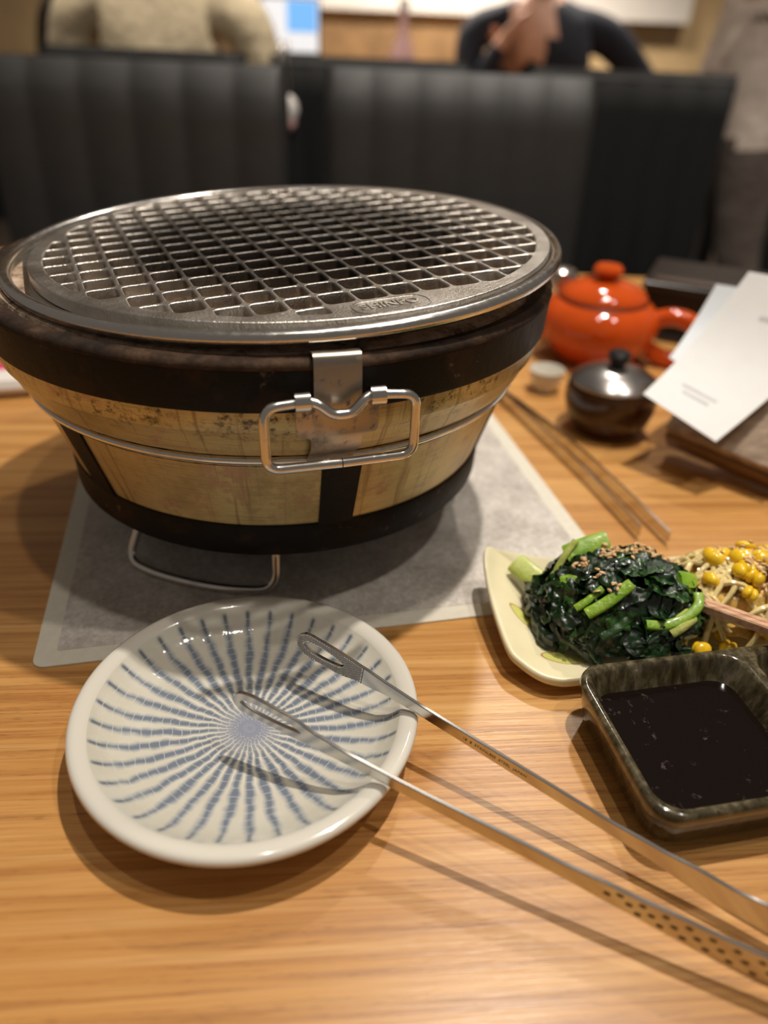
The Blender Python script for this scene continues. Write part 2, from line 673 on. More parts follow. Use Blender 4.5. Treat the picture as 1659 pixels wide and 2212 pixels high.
def m_leaf(name, a, b):
    k = N(name, rough=.15)
    c = k.coord()
    k.set('Base Color', k.ramp(k.noise(c, 90, 5, .65), [(.35, a), (.7, b)]))
    k.bump(k.noise(c, 330, 5, .65, .4), .55, .0016)
    k.b.inputs['Coat Weight'].default_value = .5
    k.b.inputs['Coat Roughness'].default_value = .1
    return k.m


def m_cloth(name, base, scale=60):
    k = N(name, base, .9)
    c = k.coord()
    nz = k.noise(c, scale, 4, .6)
    k.set('Base Color', k.ramp(nz, [(.3, tuple(v * .8 for v in base)), (.7, tuple(min(1, v * 1.15) for v in base))]))
    k.bump(k.noise(c, 9, 4, .6), .5, .03)
    return k.m


M.update({
    'sauce': m_sauce(),
    'leaf': m_leaf('spinach_leaf_green', (.0012, .0065, .0018), (.007, .036, .007)),
    'leaf2': m_leaf('spinach_mid_green', (.008, .035, .007), (.035, .11, .014)),
    'stem': m_leaf('spinach_stem_green', (.16, .34, .02), (.34, .52, .05)),
    'stem2': m_leaf('spinach_pale_stem', (.42, .50, .10), (.58, .62, .18)),
    'sesame': m_simple('toasted_sesame', (.60, .38, .18), .45, 0, 300, .25),
    'sprout': m_simple('sprout_stalk', (.72, .58, .27), .16, 0, 90, .25),
    'sproutmass': m_simple('sprout_tangle', (.62, .40, .10), .3, 0, 160, .5, .6),
    'bean': m_simple('soybean_yellow', (.80, .50, .02), .16, 0, 120, .2),
    'chop': None,
    'upholstery': m_simple('black_leatherette', (.020, .019, .0185), .55, 0, 40, .12),
    'shadeblack': m_simple('shade_black_upholstery', (.0035, .0035, .0035), .8, 0, 40, .1),  # near-black version of the upholstery, shade put into its colour
    'chairblack': m_simple('black_lacquer', (.006, .006, .006), .5, 0, 30, .1),
    'enamel': m_simple('orange_red_enamel', (.54, .070, .006), .09, 0, 20, .12),
    'amber': m_simple('dark_brown_lacquer', (.050, .018, .005), .13, 0, 20, .35),
    'lid': m_steel('brushed_lid', (.45, .42, .40), .25),
    'knob': m_simple('black_plastic', (.012, .011, .011), .3, 0, 30, .1),
    'paper': m_simple('white_paper', (.80, .80, .80), .7, 0, 60, .02),
    'paper2': m_simple('bluish_paper', (.68, .72, .76), .6, 0, 60, .03),
    'print': m_simple('grey_print', (.60, .60, .61), .8, 0, 60, .1),
    'pink': m_simple('pink_wrap', (.70, .03, .14), .3, 0, 30, .2),
    'white': m_simple('white_wrap', (.75, .70, .66), .4, 0, 30, .05),
    'skin': m_simple('skin', (.50, .27, .18), .5, 0, 20, .1),
    'cream': m_cloth('cream_knit', (.66, .54, .36)),
    'navy': m_cloth('navy_cloth', (.008, .009, .018)),
    'maroon': m_cloth('dark_maroon_cloth', (.018, .010, .010)),
    'beige': m_cloth('greige_cloth', (.60, .50, .43)),
    'trouser': m_cloth('brown_grey_trousers', (.110, .085, .072)),
    'shoe': m_simple('black_shoe', (.01, .01, .01), .4, 0, 30, .1),
    'hair': m_simple('black_hair', (.008, .006, .005), .4, 0, 90, .3),
    'eye': m_simple('eye_dark', (.02, .015, .012), .1, 0, 30, .1),
    'wall': m_simple('tan_plaster', (.50, .34, .17), .85, 0, 3, .25),
    'floor': m_simple('dark_floor', (.05, .035, .025), .5, 0, 8, .3),
    'shelfwood': m_simple('brown_wood', (.22, .12, .05), .5, 0, 9, .3),
    'offwhite': m_simple('off_white_panel', (.62, .56, .50), .7, 0, 9, .05),
    'blue': m_simple('sky_blue_print', (.08, .30, .72), .5, 0, 9, .1),
    'palepink': m_simple('pale_pink_print', (.62, .36, .34), .5, 0, 9, .1),
    'nail': m_simple('nail', (.62, .40, .32), .3, 0, 30, .05),
})


def m_chopstick():
    k = N('split_wood', rough=.6)
    c = k.coord((8, 500, 500))
    k.set('Base Color', k.ramp(k.noise(c, 1.0, 4, .6), [(.3, (.42, .21, .115)), (.5, (.60, .35, .21)), (.7, (.72, .48, .33))]))
    return k.m


def m_board():
    k = N('grey_brown_board', rough=.7)
    c = k.coord((9, 160, 160))
    k.set('Base Color', k.ramp(k.noise(c, 1.0, 4, .6), [(.3, (.19, .125, .085)), (.5, (.33, .24, .17)), (.7, (.46, .35, .27))]))
    return k.m


def m_glow(name, col, e):  # self-glow added to brighten the white and blue card
    k = N(name, col, .4)
    k.b.inputs['Emission Color'].default_value = (*col, 1)
    k.b.inputs['Emission Strength'].default_value = e
    return k.m


M['glow_white'] = m_glow('glow_white', (.72, .74, .78), .75)
M['glow_blue'] = m_glow('glow_blue', (.16, .42, .85), .8)
M['chop'] = m_chopstick()
M['board'] = m_board()

# ------------------------------------------------------------------ the room
FLOOR = -.72
tag(MB().box((-4, -1.5, FLOOR - .05), (4, 4.6, FLOOR)).build('floor', M['floor'], smooth=False), 'dark brown restaurant floor', kind='structure')
tag(MB().box((-4, 4.5, FLOOR), (4, 4.6, 2.0)).build('wall_back', M['wall'], smooth=False), 'tan back wall of the restaurant', kind='structure')
tag(MB().box((-1.6, 4.42, .36), (1.4, 4.5, .62)).build('trim_1', M['offwhite'], smooth=False), 'off white band on the back wall', kind='structure')
tag(MB().box((-.9, 4.40, .03), (.9, 4.5, .30)).build('trim_2', M['shelfwood'], smooth=False), 'brown panel on the back wall', kind='structure')

tag(MB().box((-4, 4.44, FLOOR), (4, 4.5, .02)).build('trim_3', M['chairblack'], smooth=False), 'black panelling along the foot of the back wall', kind='structure')
# table
tb = empty('dining_table', (0, .48, FLOOR), 0, 'light oak dining table that everything stands on', 'table')
MB().box((-1.05, -.62, .72 - .032), (1.05, .56, .72)).build('tabletop', M['table'], tb, smooth=False, bevel=.002)
for sx in (-1, 1):
    for sy in (-1, 1):
        MB().box((sx * .98 - .03, sy * .5 - .03 - .03, 0), (sx * .98 + .03, sy * .5 + .03 - .03, .69)).build('leg', M['chairblack'], tb, smooth=False, bevel=.003)

# ------------------------------------------------------------------ heat mat
mroot = empty('grill_mat', (-.1703, .2598, 0), math.radians(13.5), 'stone print paper mat with a cream border under the charcoal grill', 'mat')
sheet = [rrect(0, .325, 0, .325, .006, 5)]
L0 = [Vector((p.x, p.y, .0002)) for p in sheet[0]]
L1 = [Vector((p.x, p.y, .0011)) for p in sheet[0]]
MB().loops([L0, L1]).build('border', M['matborder'], mroot, smooth=False)
inn = rrect(.0105, .3145, .0105, .3145, .001, 2)
MB().loops([[Vector((p.x, p.y, .0011)) for p in inn], [Vector((p.x, p.y, .0014)) for p in inn]], cap0=False).build('stone_print', M['mat'], mroot, smooth=False)

# ------------------------------------------------------------------ charcoal grill (konro)
AX = Vector((-.0689, .4318, 0))
gr = empty('charcoal_grill', AX, 0, 'round brass and black charcoal grill with a wire handle on its front', 'grill')
# outer shell
MB().lathe([(.118, .0405), (.1222, .0395), (.1240, .042), (.1250, .059), (.1385, .1025), (.1382, .1032)], 128).build('lower_shell', M['brass'], gr)
MB().lathe([(.1382, .1010), (.1376, .1062), (.1386, .1100), (.1420, .1130)], 96).build('dark_joint', M['black'], gr)
us = MB().lathe([(.1402, .1076), (.1410, .1083), (.1440, .1105), (.1468, .1150), (.1495, .1215), (.1520, .1248), (.1526, .1258), (.1540, .1320), (.1545, .1370), (.1540, .150)], 240)
us.v = [(x, y, z + (.0016 * noise.noise(Vector((x, y, 0)) * 75) + .0010 * noise.noise(Vector((x, y, 1)) * 260) if z < .1078 else 0)) for x, y, z in us.v]
us.build('upper_shell', M['brass'], gr)
MB().lathe([(.1225, .0405), (.1248, .0413), (.1258, .0425), (.1266, .0588), (.1262, .0600), (.1240, .0600)], 128).build('lower_band', M['band'], gr)
MB().lathe([(.1540, .1362), (.1556, .1362), (.1562, .1375), (.1570, .1550), (.1560, .1556)], 128).build('upper_band', M['band'], gr)
rm = MB().lathe([(.1558, .1548), (.1571, .1552), (.1573, .1562), (.1569, .1574), (.1560, .1584), (.1545, .1590), (.1525, .1591), (.151, .1592), (.149, .1588), (.1475, .1578), (.1470, .155)], 240)
rm.v = [tuple(Vector(p) + Vector((p[0], p[1], .05)).normalized() * (.0006 * noise.noise(Vector(p) * 160) + .0004 * noise.noise(Vector(p) * 420))) for p in rm.v]
rm.build('top_rim', M['rim'], gr)
# inner clay bowl
MB().lathe([(.1475, .1560), (.1460, .1586), (.1435, .1590), (.132, .1588), (.128, .157), (.118, .130), (.105, .105), (.08, .094), (.0, .092)], 96).build('clay_lining', M['clay'], gr)
MB().lathe([(.0, .0415), (.118, .0415), (.1225, .0405)], 96).build('bottom_plate', M['band'], gr)
# vertical straps on the lower shell
for i in range(6):
    a = math.radians(-69.4 + 60 * i)
    hw = math.radians(4.0)
    prof = [(.1262, .058), (.1396, .1025), (.1386, .1030), (.1252, .0585)]
    MB().lathe(prof, 6, closed=True, a0=a - hw, a1=a + hw).build('strap', M['band'], gr, smooth=False)
# wire hoop
ring = [(.1408 * math.cos(2 * PI * k / 128), .1408 * math.sin(2 * PI * k / 128), .1058) for k in range(128)]
MB().tube(ring, .0021, 10, closed=True).build('wire_hoop', M['wire'], gr)


def feet(rot):
    P = [(-.066, -.072, .044), (-.0800, -.0862, .0042), (-.060, -.0975, .0042), (-.035, -.1050, .0042), (-.012, -.1085, .0042), (.0105, -.1070, .0042), (.0090, -.094, .044)]
    Rm = Matrix.Rotation(math.radians(rot), 3, 'Z')
    return fillet_path([Rm @ Vector(p) for p in P], .011, 5)


for rot in (0, 133.5, 246):
    MB().tube(feet(rot), .0026, 10).build('foot_wire', M['wire'], gr)


# handle on the front: built in (t, r, z) around azimuth PH
def handle(PH, visible=True):
    er = Vector((math.cos(PH), math.sin(PH), 0))
    et = Vector((-math.sin(PH), math.cos(PH), 0))

    def P(t, r, z):
        return er * r + et * t + Vector((0, 0, z))
    # bracket sheet as a strip that follows the profile; sections (z, r, half width)
    sec = [(.1600, .1490, .0100), (.1618, .1535, .0100), (.1622, .1568, .0100), (.1608, .1586, .0100), (.1575, .1592, .0100), (.1440, .1597, .0101), (.1405, .1600, .0103),
           (.1400, .1600, .0168), (.1385, .1600, .0177), (.1280, .1592, .0177), (.1262, .1588, .0168), (.1256, .1586, .0128), (.1240, .1580, .0112), (.1180, .1552, .0109), (.1130, .1500, .0108), (.1080, .1445, .0108), (.1060, .1435, .0107)]
    th = .0007
    mb = MB()
    nt = 6
    V = []
    for side in (0, 1):
        for z, r, hw in sec:
            for k in range(nt + 1):
                t = -hw + 2 * hw * k / nt
                V.append(P(t + .0005, r - side * th - (t * t) / .32 * 0.9, z - side * th * (1 if z > .1605 else 0)))
    ns = len(sec)
    Fc = []
    for i in range(ns - 1):
        for k in range(nt):
            q = (i * (nt + 1) + k, i * (nt + 1) + k + 1, (i + 1) * (nt + 1) + k + 1, (i + 1) * (nt + 1) + k)
            Fc.append(q)
            Fc.append(tuple(j + ns * (nt + 1) for j in q[::-1]))
        for k in (0, nt):
            a, b = i * (nt + 1) + k, (i + 1) * (nt + 1) + k
            Fc.append((a, b, b + ns * (nt + 1), a + ns * (nt + 1)))
    mb.add(V, Fc)
    mb.build('handle_bracket', M['bracket'], gr, angle=50)
    # bail
    rz = .1640
    top, bot = .1452, .1170
    pts = [P(.001, .1665, bot), P(-.0312, .1665, bot), P(-.0312, rz + .001, top - .001), P(-.0125, rz, top), P(-.0085, rz + .002, top - .001), P(-.0035, .1672, top - .0055), P(.0045, .1672, top - .0055), P(.0090, rz + .002, top - .001),
           P(.0130, rz, top + .0010), P(.0325, rz + .001, top), P(.0320, .1665, bot + .0008), P(.001, .1665, bot)]
    MB().tube(fillet_path(pts, .0062, 6), .00215, 12).build('bail_wire', M['wire'], gr)
    MB().tube([P(.0003, .1665, bot), P(.0007, .1665, bot)], .00225, 12).build('bail_joint', M['black'], gr)
    for t in (-.0155, .0158):
        z0 = top + (.0004 if t > 0 else 0)
        loop = [P(t - .0028, rz, z0), P(t + .0028, rz, z0)]
        mb = MB()
        V, Fc = [], []
        n = 14
        for s_, e in ((-1, 0), (1, 1)):
            for rr in (.0042, .0025):
                for k in range(n):
                    a = 2 * PI * k / n
                    V.append(P(t + s_ * .0031, rz + rr * math.cos(a), z0 + rr * math.sin(a)))
        for k in range(n):
            k2 = (k + 1) % n
            Fc += [(k, k2, 2 * n + k2, 2 * n + k), (n + k, 3 * n + k, 3 * n + k2, n + k2), (k, n + k, n + k2, k2), (2 * n + k, 2 * n + k2, 3 * n + k2, 3 * n + k)]
        mb.add(V, Fc).build('handle_clip', M['steel'], gr)


handle(math.radians(-72.6))
handle(math.radians(107.4))
# rivet
MB().ball((.1268 * math.cos(math.radians(-100)), .1268 * math.sin(math.radians(-100)), .075), .0011, 10, 6).build('rivet', M['black'], gr)

# coals and ash lumps inside the bowl
def lump_mesh(seed, r):
    mb = MB().ball((0, 0, 0), r, 12, 8)
    out = []
    for p in mb.v:
        q = Vector(p)
        d = noise.noise(q * 1.3 / r[0] + Vector((seed * 3.1, 0, seed)))
        out.append(q * (1 + .32 * d))
    mb.v = [tuple(q) for q in out]
    return mb.mesh('lump')


lumpm = [lump_mesh(i, (.017, .014, .012)) for i in range(5)]
rc = random.Random(3)
for i in range(16):
    a = math.radians(-150 + i * 8.6 + rc.uniform(-2, 2))
    R = rc.uniform(.098, .108)
    o = link('ash_coated_charcoal', lumpm[i % 5].copy(), M['lump'])
    o.location = AX + Vector((R * math.cos(a), R * math.sin(a), .1455 + rc.uniform(-.003, .003)))
    o.rotation_euler = (rc.uniform(0, 6), rc.uniform(0, 6), rc.uniform(0, 6))
    o.scale = [rc.uniform(.85, 1.1)] * 3
    tag(o, 'tan ash coated lump under the front of the grill grate', 'charcoal', 'tan lumps inside the grill')
for i in range(26):
    a = rc.uniform(0, 2 * PI)
    R = .068 * math.sqrt(rc.random())
    o = link('charcoal_piece', lumpm[i % 5].copy(), M['coal'])
    o.location = AX + Vector((R * math.cos(a), R * math.sin(a), .114 + rc.uniform(-.002, .014)))
    o.rotation_euler = (rc.uniform(0, 6), rc.uniform(0, 6), rc.uniform(0, 6))
    o.scale = [rc.uniform(.8, 1.3), rc.uniform(.8, 1.2), 1]
    tag(o, 'black charcoal piece in the middle of the grill bowl', 'charcoal', 'black charcoal inside the grill')

# ------------------------------------------------------------------ grill grate
nz_ = Vector((-.0432, -.0196, 1)).normalized()
GR = math.radians(25.4)
net = empty('grill_grate', (0, 0, 0), 0, 'round steel grill grate with raised lettering lying on the charcoal grill', 'grate')
net.rotation_mode = 'QUATERNION'
net.matrix_world = Matrix.Translation((-.0605, .4331, .1681)) @ Vector((0, 0, 1)).rotation_difference(nz_).to_matrix().to_4x4() @ Matrix.Rotation(GR, 4, 'Z')
MB().tube([(.1485 * math.cos(2 * PI * k / 144), .1485 * math.sin(2 * PI * k / 144), 0) for k in range(144)], .0032, 14, closed=True).build('rolled_rim', M['tray'], net)
MB().lathe([(.1485, -.0020), (.1440, -.0026), (.1300, -.0028), (.1290, -.0034), (.1300, -.0036), (.1440, -.0034), (.1485, -.0028)], 128, closed=True).build('tray_flange', M['tray'], net)
OFF = Matrix.Rotation(-GR, 2) @ Vector((.0040, .0004))
DR, HR = .1412, .1335


def clip_circle(poly, R):
    """polygon clipped by the inside of a circle"""
    n = len(poly)
    out = []
    for i in range(n):
        a, b = poly[i], poly[(i + 1) % n]
        ina, inb = a.length <= R, b.length <= R
        if ina:
            out.append(a)
        if ina != inb:
            lo, hi = 0.0, 1.0
            for _ in range(30):
                m = (lo + hi) / 2
                if ((a.lerp(b, m)).length <= R) == ina:
                    lo = m
                else:
                    hi = m
            out.append(a.lerp(b, (lo + hi) / 2))
    # points on the circle between exit and entry
    res = []
    n = len(out)
    for i in range(n):
        a, b = out[i], out[(i + 1) % n]
        res.append(a)
        if n and abs(a.length - R) < 1e-5 and abs(b.length - R) < 1e-5 and (a - b).length > .003:
            for k in (1, 2, 3):
                res.append(a.lerp(b, k / 4).normalized() * R)
    return res


def area(P):
    return .5 * sum(P[i].x * P[(i + 1) % len(P)].y - P[(i + 1) % len(P)].x * P[i].y for i in range(len(P)))


def round_poly(P, r):
    out = []
    n = len(P)
    for i in range(n):
        a, b, c = P[i - 1], P[i], P[(i + 1) % n]
        u, v = (a - b), (c - b)
        if u.length < 1e-6 or v.length < 1e-6:
            continue
        ang = u.angle(v)
        if ang > math.radians(160):
            out.append(b)
            continue
        d = min(r, u.length * .45, v.length * .45)
        s, e = b + u.normalized() * d, b + v.normalized() * d
        for k in range(4):
            t = k / 3
            out.append((1 - t) ** 2 * s + 2 * t * (1 - t) * b + t * t * e)
    return out


PX, PY = .0155, .0166
holes = []
for i in range(-10, 11):
    for j in range(-10, 11):
        x0 = -.0414 + .0008 + PX * i
        y1 = -.0383 - .0004 + PY * j
        x1, y0 = x0 + PX - .0021, y1 - PY + .0021
        q = [Vector((x0, y0)), Vector((x1, y0)), Vector((x1, y1)), Vector((x0, y1))]
        if y1 < -.118 and x0 > -.030:
            continue
        q = clip_circle(q, HR)
        if len(q) < 3 or area(q) < .00005:
            continue
        holes.append(round_poly(q, .0030))
cu = bpy.data.curves.new('tmp', 'CURVE')
cu.dimensions = '2D'
cu.fill_mode = 'BOTH'
cu.extrude = .0025
cu.bevel_depth = .0007
cu.bevel_resolution = 2
cu.offset = -.0007


def spl(pts):
    s = cu.splines.new('POLY')
    s.points.add(len(pts) - 1)
    for p, q in zip(s.points, pts):
        p.co = (q.x, q.y, 0, 1)
    s.use_cyclic_u = True


spl([Vector((DR * math.cos(2 * PI * k / 160), DR * math.sin(2 * PI * k / 160))) for k in range(160)])
for h in holes:
    spl(h)
me = curve_mesh(cu, 'cast_grid')
me.shade_smooth()
me.set_sharp_from_angle(angle=math.radians(50))
flats(me)
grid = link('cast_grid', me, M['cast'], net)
grid.location = (OFF.x, OFF.y, .0009 + .0029 - .0032)
# label: raised outline and letters
TOPZ = .0032
lab = [Vector((p.x, p.y, TOPZ)) for p in rrect(-.0175, .0175, -.1388, -.1222, .0070, 6)]
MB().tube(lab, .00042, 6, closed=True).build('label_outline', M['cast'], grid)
tm = text_mesh('SHINPO', .0090, .0003, 'lettering', .0001)
lt = link('lettering', tm, M['castclean'], grid)
lt.location = (-.0006, -.1304, TOPZ + .0002)
lt.scale = (.86, 1.02, 1)
tag(lt, 'raised steel lettering reading SHINPO')

# ------------------------------------------------------------------ blue striped plate
PC = Vector((-.0555, .2230, 0))
pl = empty('striped_plate', PC, .09, 'round cream plate with blue radiating stripes holding the tong tips', 'plate')
inner = [(.0, .0080), (.010, .0081), (.022, .0086), (.034, .0096), (.046, .0117), (.055, .0144), (.0600, .0175), (.0632, .0205), (.0650, .0224)]
rimp = [(.0650, .0224), (.0658, .0231), (.0675, .0238), (.0695, .0243), (.0712, .0243), (.0726, .0235), (.0731, .0220), (.0724, .0200), (.069, .0165), (.058, .0085), (.045, .0040), (.042, .0035), (.0415, .0014), (.0385, .0014), (.0380, .0035), (.0, .0035)]


pl.scale = (1.028, 1.0, 1.0)


def wob(mb):
    mb.v = [(x * (1 + .010 * math.sin(2 * math.atan2(y, x) - 1.1) + .004 * math.sin(3 * math.atan2(y, x))), y * (1 + .010 * math.sin(2 * math.atan2(y, x) - 1.1) + .004 * math.sin(3 * math.atan2(y, x))), z) for x, y, z in mb.v]
    return mb


wob(MB().lathe(inner, 128)).build('striped_well', M['tokusa'], pl)
wob(MB().lathe(rimp, 128)).build('rim', M['glaze'], pl, angle=60)

# ------------------------------------------------------------------ tongs
tg = empty('grill_tongs', (0, 0, 0), 0, 'steel grill tongs with slotted tips resting across the striped plate', 'tongs')


def frame(a, b):
    X = (b - a).normalized()
    Y = Vector((0, 0, 1)).cross(X).normalized()
    Z = X.cross(Y)
    return Matrix(((X.x, Y.x, Z.x, a.x), (X.y, Y.y, Z.y, a.y), (X.z, Y.z, Z.z, a.z), (0, 0, 0, 1)))


def arm(a, b, ctrl, th, slot, name, endbend, M_):
    """flat strip on edge; ctrl = list of (x, zlow, zhigh); slot = (x0, x1)"""
    FR = frame(a, b)
    xs = [c[0] for c in ctrl]

    def at(x):
        for i in range(len(ctrl) - 1):
            if ctrl[i][0] <= x <= ctrl[i + 1][0]:
                t = (x - ctrl[i][0]) / (ctrl[i + 1][0] - ctrl[i][0])
                t = t * t * (3 - 2 * t)
                return [ctrl[i][k] + t * (ctrl[i + 1][k] - ctrl[i][k]) for k in (1, 2)]
        return list(ctrl[-1][1:])

    def lift(x):
        return max(0, x - .135) * -FR[2][0]

    def bend(x):
        return endbend * max(0, (x - .10) / .16) ** 2
    x0, x1 = xs[0], xs[-1]
    XT = -.0300
    n = 60
    upper, lower = [], []
    for i in range(n + 1):
        x = x0 + (XT - x0) * (i / n) ** 1.6
        zl, zh = at(x)
        tip = .006
        if x - x0 < tip:
            u = 1 - (x - x0) / tip
            q = math.sqrt(max(0, 1 - u * u))
            c = (zl + zh) / 2
            zl, zh = c + (zl - c) * q, c + (zh - c) * q
        lower.append((x, zl))
        upper.append((x, zh))
    cu = bpy.data.curves.new('tmp', 'CURVE')
    cu.dimensions = '2D'
    cu.fill_mode = 'BOTH'
    cu.extrude = th / 2 - .0003
    cu.bevel_depth = .0003
    cu.bevel_resolution = 0
    cu.offset = -.0003

    def spl(pts):
        sp2 = cu.splines.new('POLY')
        sp2.points.add(len(pts) - 1)
        for p, q in zip(sp2.points, pts):
            p.co = (q[0], q[1], 0, 1)
        sp2.use_cyclic_u = True
    spl(lower + upper[::-1][:-1])
    sx0, sx1, fr_ = slot
    pts = []
    for i in range(30):
        a_ = 2 * PI * i / 30
        x = (sx0 + sx1) / 2 + (sx1 - sx0) / 2 * math.cos(a_)
        zl, zh = at(x)
        c, h = (zl + zh) / 2, (zh - zl) / 2
        taper = 1.0 - .35 * (x - sx0) / (sx1 - sx0)
        pts.append((x, c + h * fr_ * taper * math.sin(a_)))
    spl(pts)
    tipm = curve_mesh(cu, name)
    mb = MB()
    mb.add([FR @ Vector((v.co.x, -v.co.z, v.co.y)) for v in tipm.vertices], [tuple(p.vertices) for p in tipm.polygons])
    hy, ch = th / 2, .0003
    L = []
    for i in range(64):
        x = XT - .0003 + (x1 - XT) * i / 63
        zl, zh = at(max(x, XT))
        b_, l_ = bend(x), lift(x)
        ring = [(-hy, zl + ch), (-hy, zh - ch), (-hy + ch, zh), (hy - ch, zh), (hy, zh - ch), (hy, zl + ch), (hy - ch, zl), (-hy + ch, zl)]
        L.append([FR @ Vector((x, yy + b_, zz + l_)) for yy, zz in ring])
    mb.loops(L)
    o = mb.build(name, M_, tg, angle=25, weld=False)
    return o, FR, at


A1, A2 = Vector((.0178, .2203, .0255)), Vector((.1440, .1440, .0050))
B1, B2 = Vector((.0101, .1812, .0255)), Vector((.1345, .1246, .0095))
arm1, F1, at1 = arm(A1, A2, [(-.0650, -.0060, .0060), (-.0560, -.0066, .0076), (-.0430, -.0060, .0080), (-.0270, -.0024, .0074), (-.0150, -.0005, .0066), (0, 0, .0060), (.085, 0, .0066), (.103, -.0002, .0078), (.125, -.0016, .0105), (.150, -.0024, .0135), (.230, -.0030, .0145)], .0017, (-.0612, -.0385, .48), 'tong_arm', -.012, M['tong'])
arm2, F2, at2 = arm(B1, B2, [(-.0765, -.0006, .0098), (-.0660, -.0010, .0112), (-.0500, -.0008, .0108), (-.0360, -.0002, .0078), (-.0220, 0, .0062), (0, 0, .0060), (.060, 0, .0072), (.085, -.0010, .0090), (.110, -.0020, .0108), (.138, -.0028, .0125), (.218, -.0030, .0130)], .0017, (-.0725, -.0440, .46), 'tong_arm', .012, M['tong'])
# knurled pad on the inner face of the far arm
mb = MB()
TH = .0017
kn = []
for d in (1, -1):
    for i in range(-14, 40):
        # diagonal ridges clipped to the tip outline outside the slot
        seg = []
        for s in range(0, 34):
            x = -.0635 + i * .00125 + s * .0005
            z = -.0072 + s * .0005 if d == 1 else .0085 - s * .0005
            if x < -.0640 or x > -.0290:
                ok = False
            else:
                zl, zh = at1(x)
                c, h = (zl + zh) / 2, (zh - zl) / 2
                u = max(0, 1 - (x + .0650) / .006)
                hh = h * math.sqrt(max(0, 1 - u * u)) - .0004
                ok = abs(z - c) < hh
                if ok and -.0618 < x < -.0380:
                    t = (x + .0612) / .0227
                    e = 1 - (2 * t - 1) ** 2
                    if e > 0 and abs(z - c) < h * .5 * (1 - .35 * t) * math.sqrt(e) + .0005:
                        ok = False
            if ok:
                seg.append((x, -TH / 2 - .00008, z))
            else:
                if len(seg) > 2:
                    kn.append((seg[0], seg[-1]))
                seg = []
        if len(seg) > 2:
            kn.append((seg[0], seg[-1]))
for a_, b_ in kn:
    mb.tube([F1 @ Vector(a_), F1 @ Vector(b_)], .00013, 4)
kp = mb.build('knurled_pad', M['tong'], arm1, smooth=False, weld=False, fix=False)
kp['kind'] = 'stuff'
MB().box((-.0286, -TH / 2 - .0001, -.0024), (-.0283, -TH / 2, .0074), F1).build('pad_edge', M['ink'], arm1, smooth=False)
# engraved text on the far arm
tm = text_mesh('18  8  STAINLESS  STEEL  JAPAN', .0021, .00003, 'engraved_text')
et = link('engraved_text', tm, M['ink'], arm1)
et.matrix_world = F1 @ Matrix.Translation((.0372, -TH / 2 - .00004, .0031)) @ Matrix.Rotation(PI / 2, 4, 'X') @ Matrix.Scale(.0290 / max(1e-6, et.dimensions.x), 4, (1, 0, 0))
tag(et, 'fine engraved maker line along the tong arm')
# grip dots on the near arm
dm = MB().lathe([(.0, .00006), (.00095, .00006), (.00105, 0)], 14).mesh('grip_dot')
dm.transform(Matrix.Scale(1.35, 4, (1, 0, 0)))
dm.materials.append(M['dimple'])
for i in range(20):
    x = .0815 + i * .0039
    zl, zh = at2(x)
    for c in ([.5] if i % 2 == 0 else ([.74] if i < 2 else [.24, .76])):
        o = link('grip_dot', dm, None, arm2)
        bend = .012 * max(0, (x - .10) / .16) ** 2
        o.matrix_world = F2 @ Matrix.Translation((x, -TH / 2 - .00002 + bend, zl + (zh - zl) * c + max(0, x - .135) * -F2[2][0])) @ Matrix.Rotation(PI / 2, 4, 'X')
# spring end joining the arms, outside the picture
e1 = F1 @ Vector((.228, -.012 * (.128 / .16) ** 2, .005 + .093 * -F1[2][0]))
e2 = F2 @ Vector((.216, .012 * (.116 / .16) ** 2, .005 + .081 * -F2[2][0]))
MB().tube([e1, (e1 + e2) / 2 + (F1.to_3x3() @ Vector((.018, 0, 0))), e2], .0045, 10).build('spring_joint', M['tong'], tg)

# ------------------------------------------------------------------ pale yellow long plate
outl = [(.0578, .3385, .0300), (.0575, .3130, .0235), (.0635, .2780, .0165), (.0700, .2665, .0140), (.0840, .2575, .0125), (.1070, .2600, .0125), (.2000, .2800, .0130), (.2700, .2985, .0150), (.2860, .3120, .0180), (.2800, .3580, .0240), (.2650, .3680, .0240), (.1660, .3540, .0185), (.1000, .3465, .0195), (.0680, .3420, .0270)]
ol = catmull(outl, 7)
cen = Vector((.168, .311, 0))
npo = []


def nlevel(s, dz, base):
    return [Vector((cen.x + (p.x - cen.x) * s, cen.y + (p.y - cen.y) * s, base + (p.z + dz - base) * max(0, (s - .55) / .45) ** 1.5)) for p in ol]


top = [nlevel(.0, 0, .0068), nlevel(.3, 0, .0068), nlevel(.55, 0, .0068), nlevel(.68, 0, .0068), nlevel(.8, 0, .0070), nlevel(.9, 0, .0070), nlevel(.95, 0, .0070), nlevel(.975, 0, .0068), nlevel(.99, -.0002, .0068)]
edge = [nlevel(1.0, -.0010, .0066), nlevel(1.004, -.0026, .0055), nlevel(1.0, -.0045, .004), nlevel(.985, -.0058, .003)]
bot = [nlevel(.9, -.0058, .0025), nlevel(.78, -.0055, .0012), nlevel(.6, 0, .0008), nlevel(.0, 0, .0008)]
npl = tag(MB().loops(top + edge + bot, False, False).build('long_side_dish_plate', M['nplate'], angle=60), 'pale yellow long stoneware plate holding the spinach and bean sprouts', 'plate')

# ------------------------------------------------------------------ spinach
BV, BF = [], []


def collect(o):
    n = len(BV)
    BV.extend([o.matrix_world @ v.co for v in o.data.vertices])
    BF.extend([tuple(i + n for i in p.vertices) for p in o.data.polygons])


SPC = Vector((.124, .303, 0))


def sp_h(x, y):
    u, v = (x - SPC.x) / .0445, (y - SPC.y) / .0315
    q = u * u + v * v
    return .0075 + .0400 * max(0.0, 1 - q) ** .55


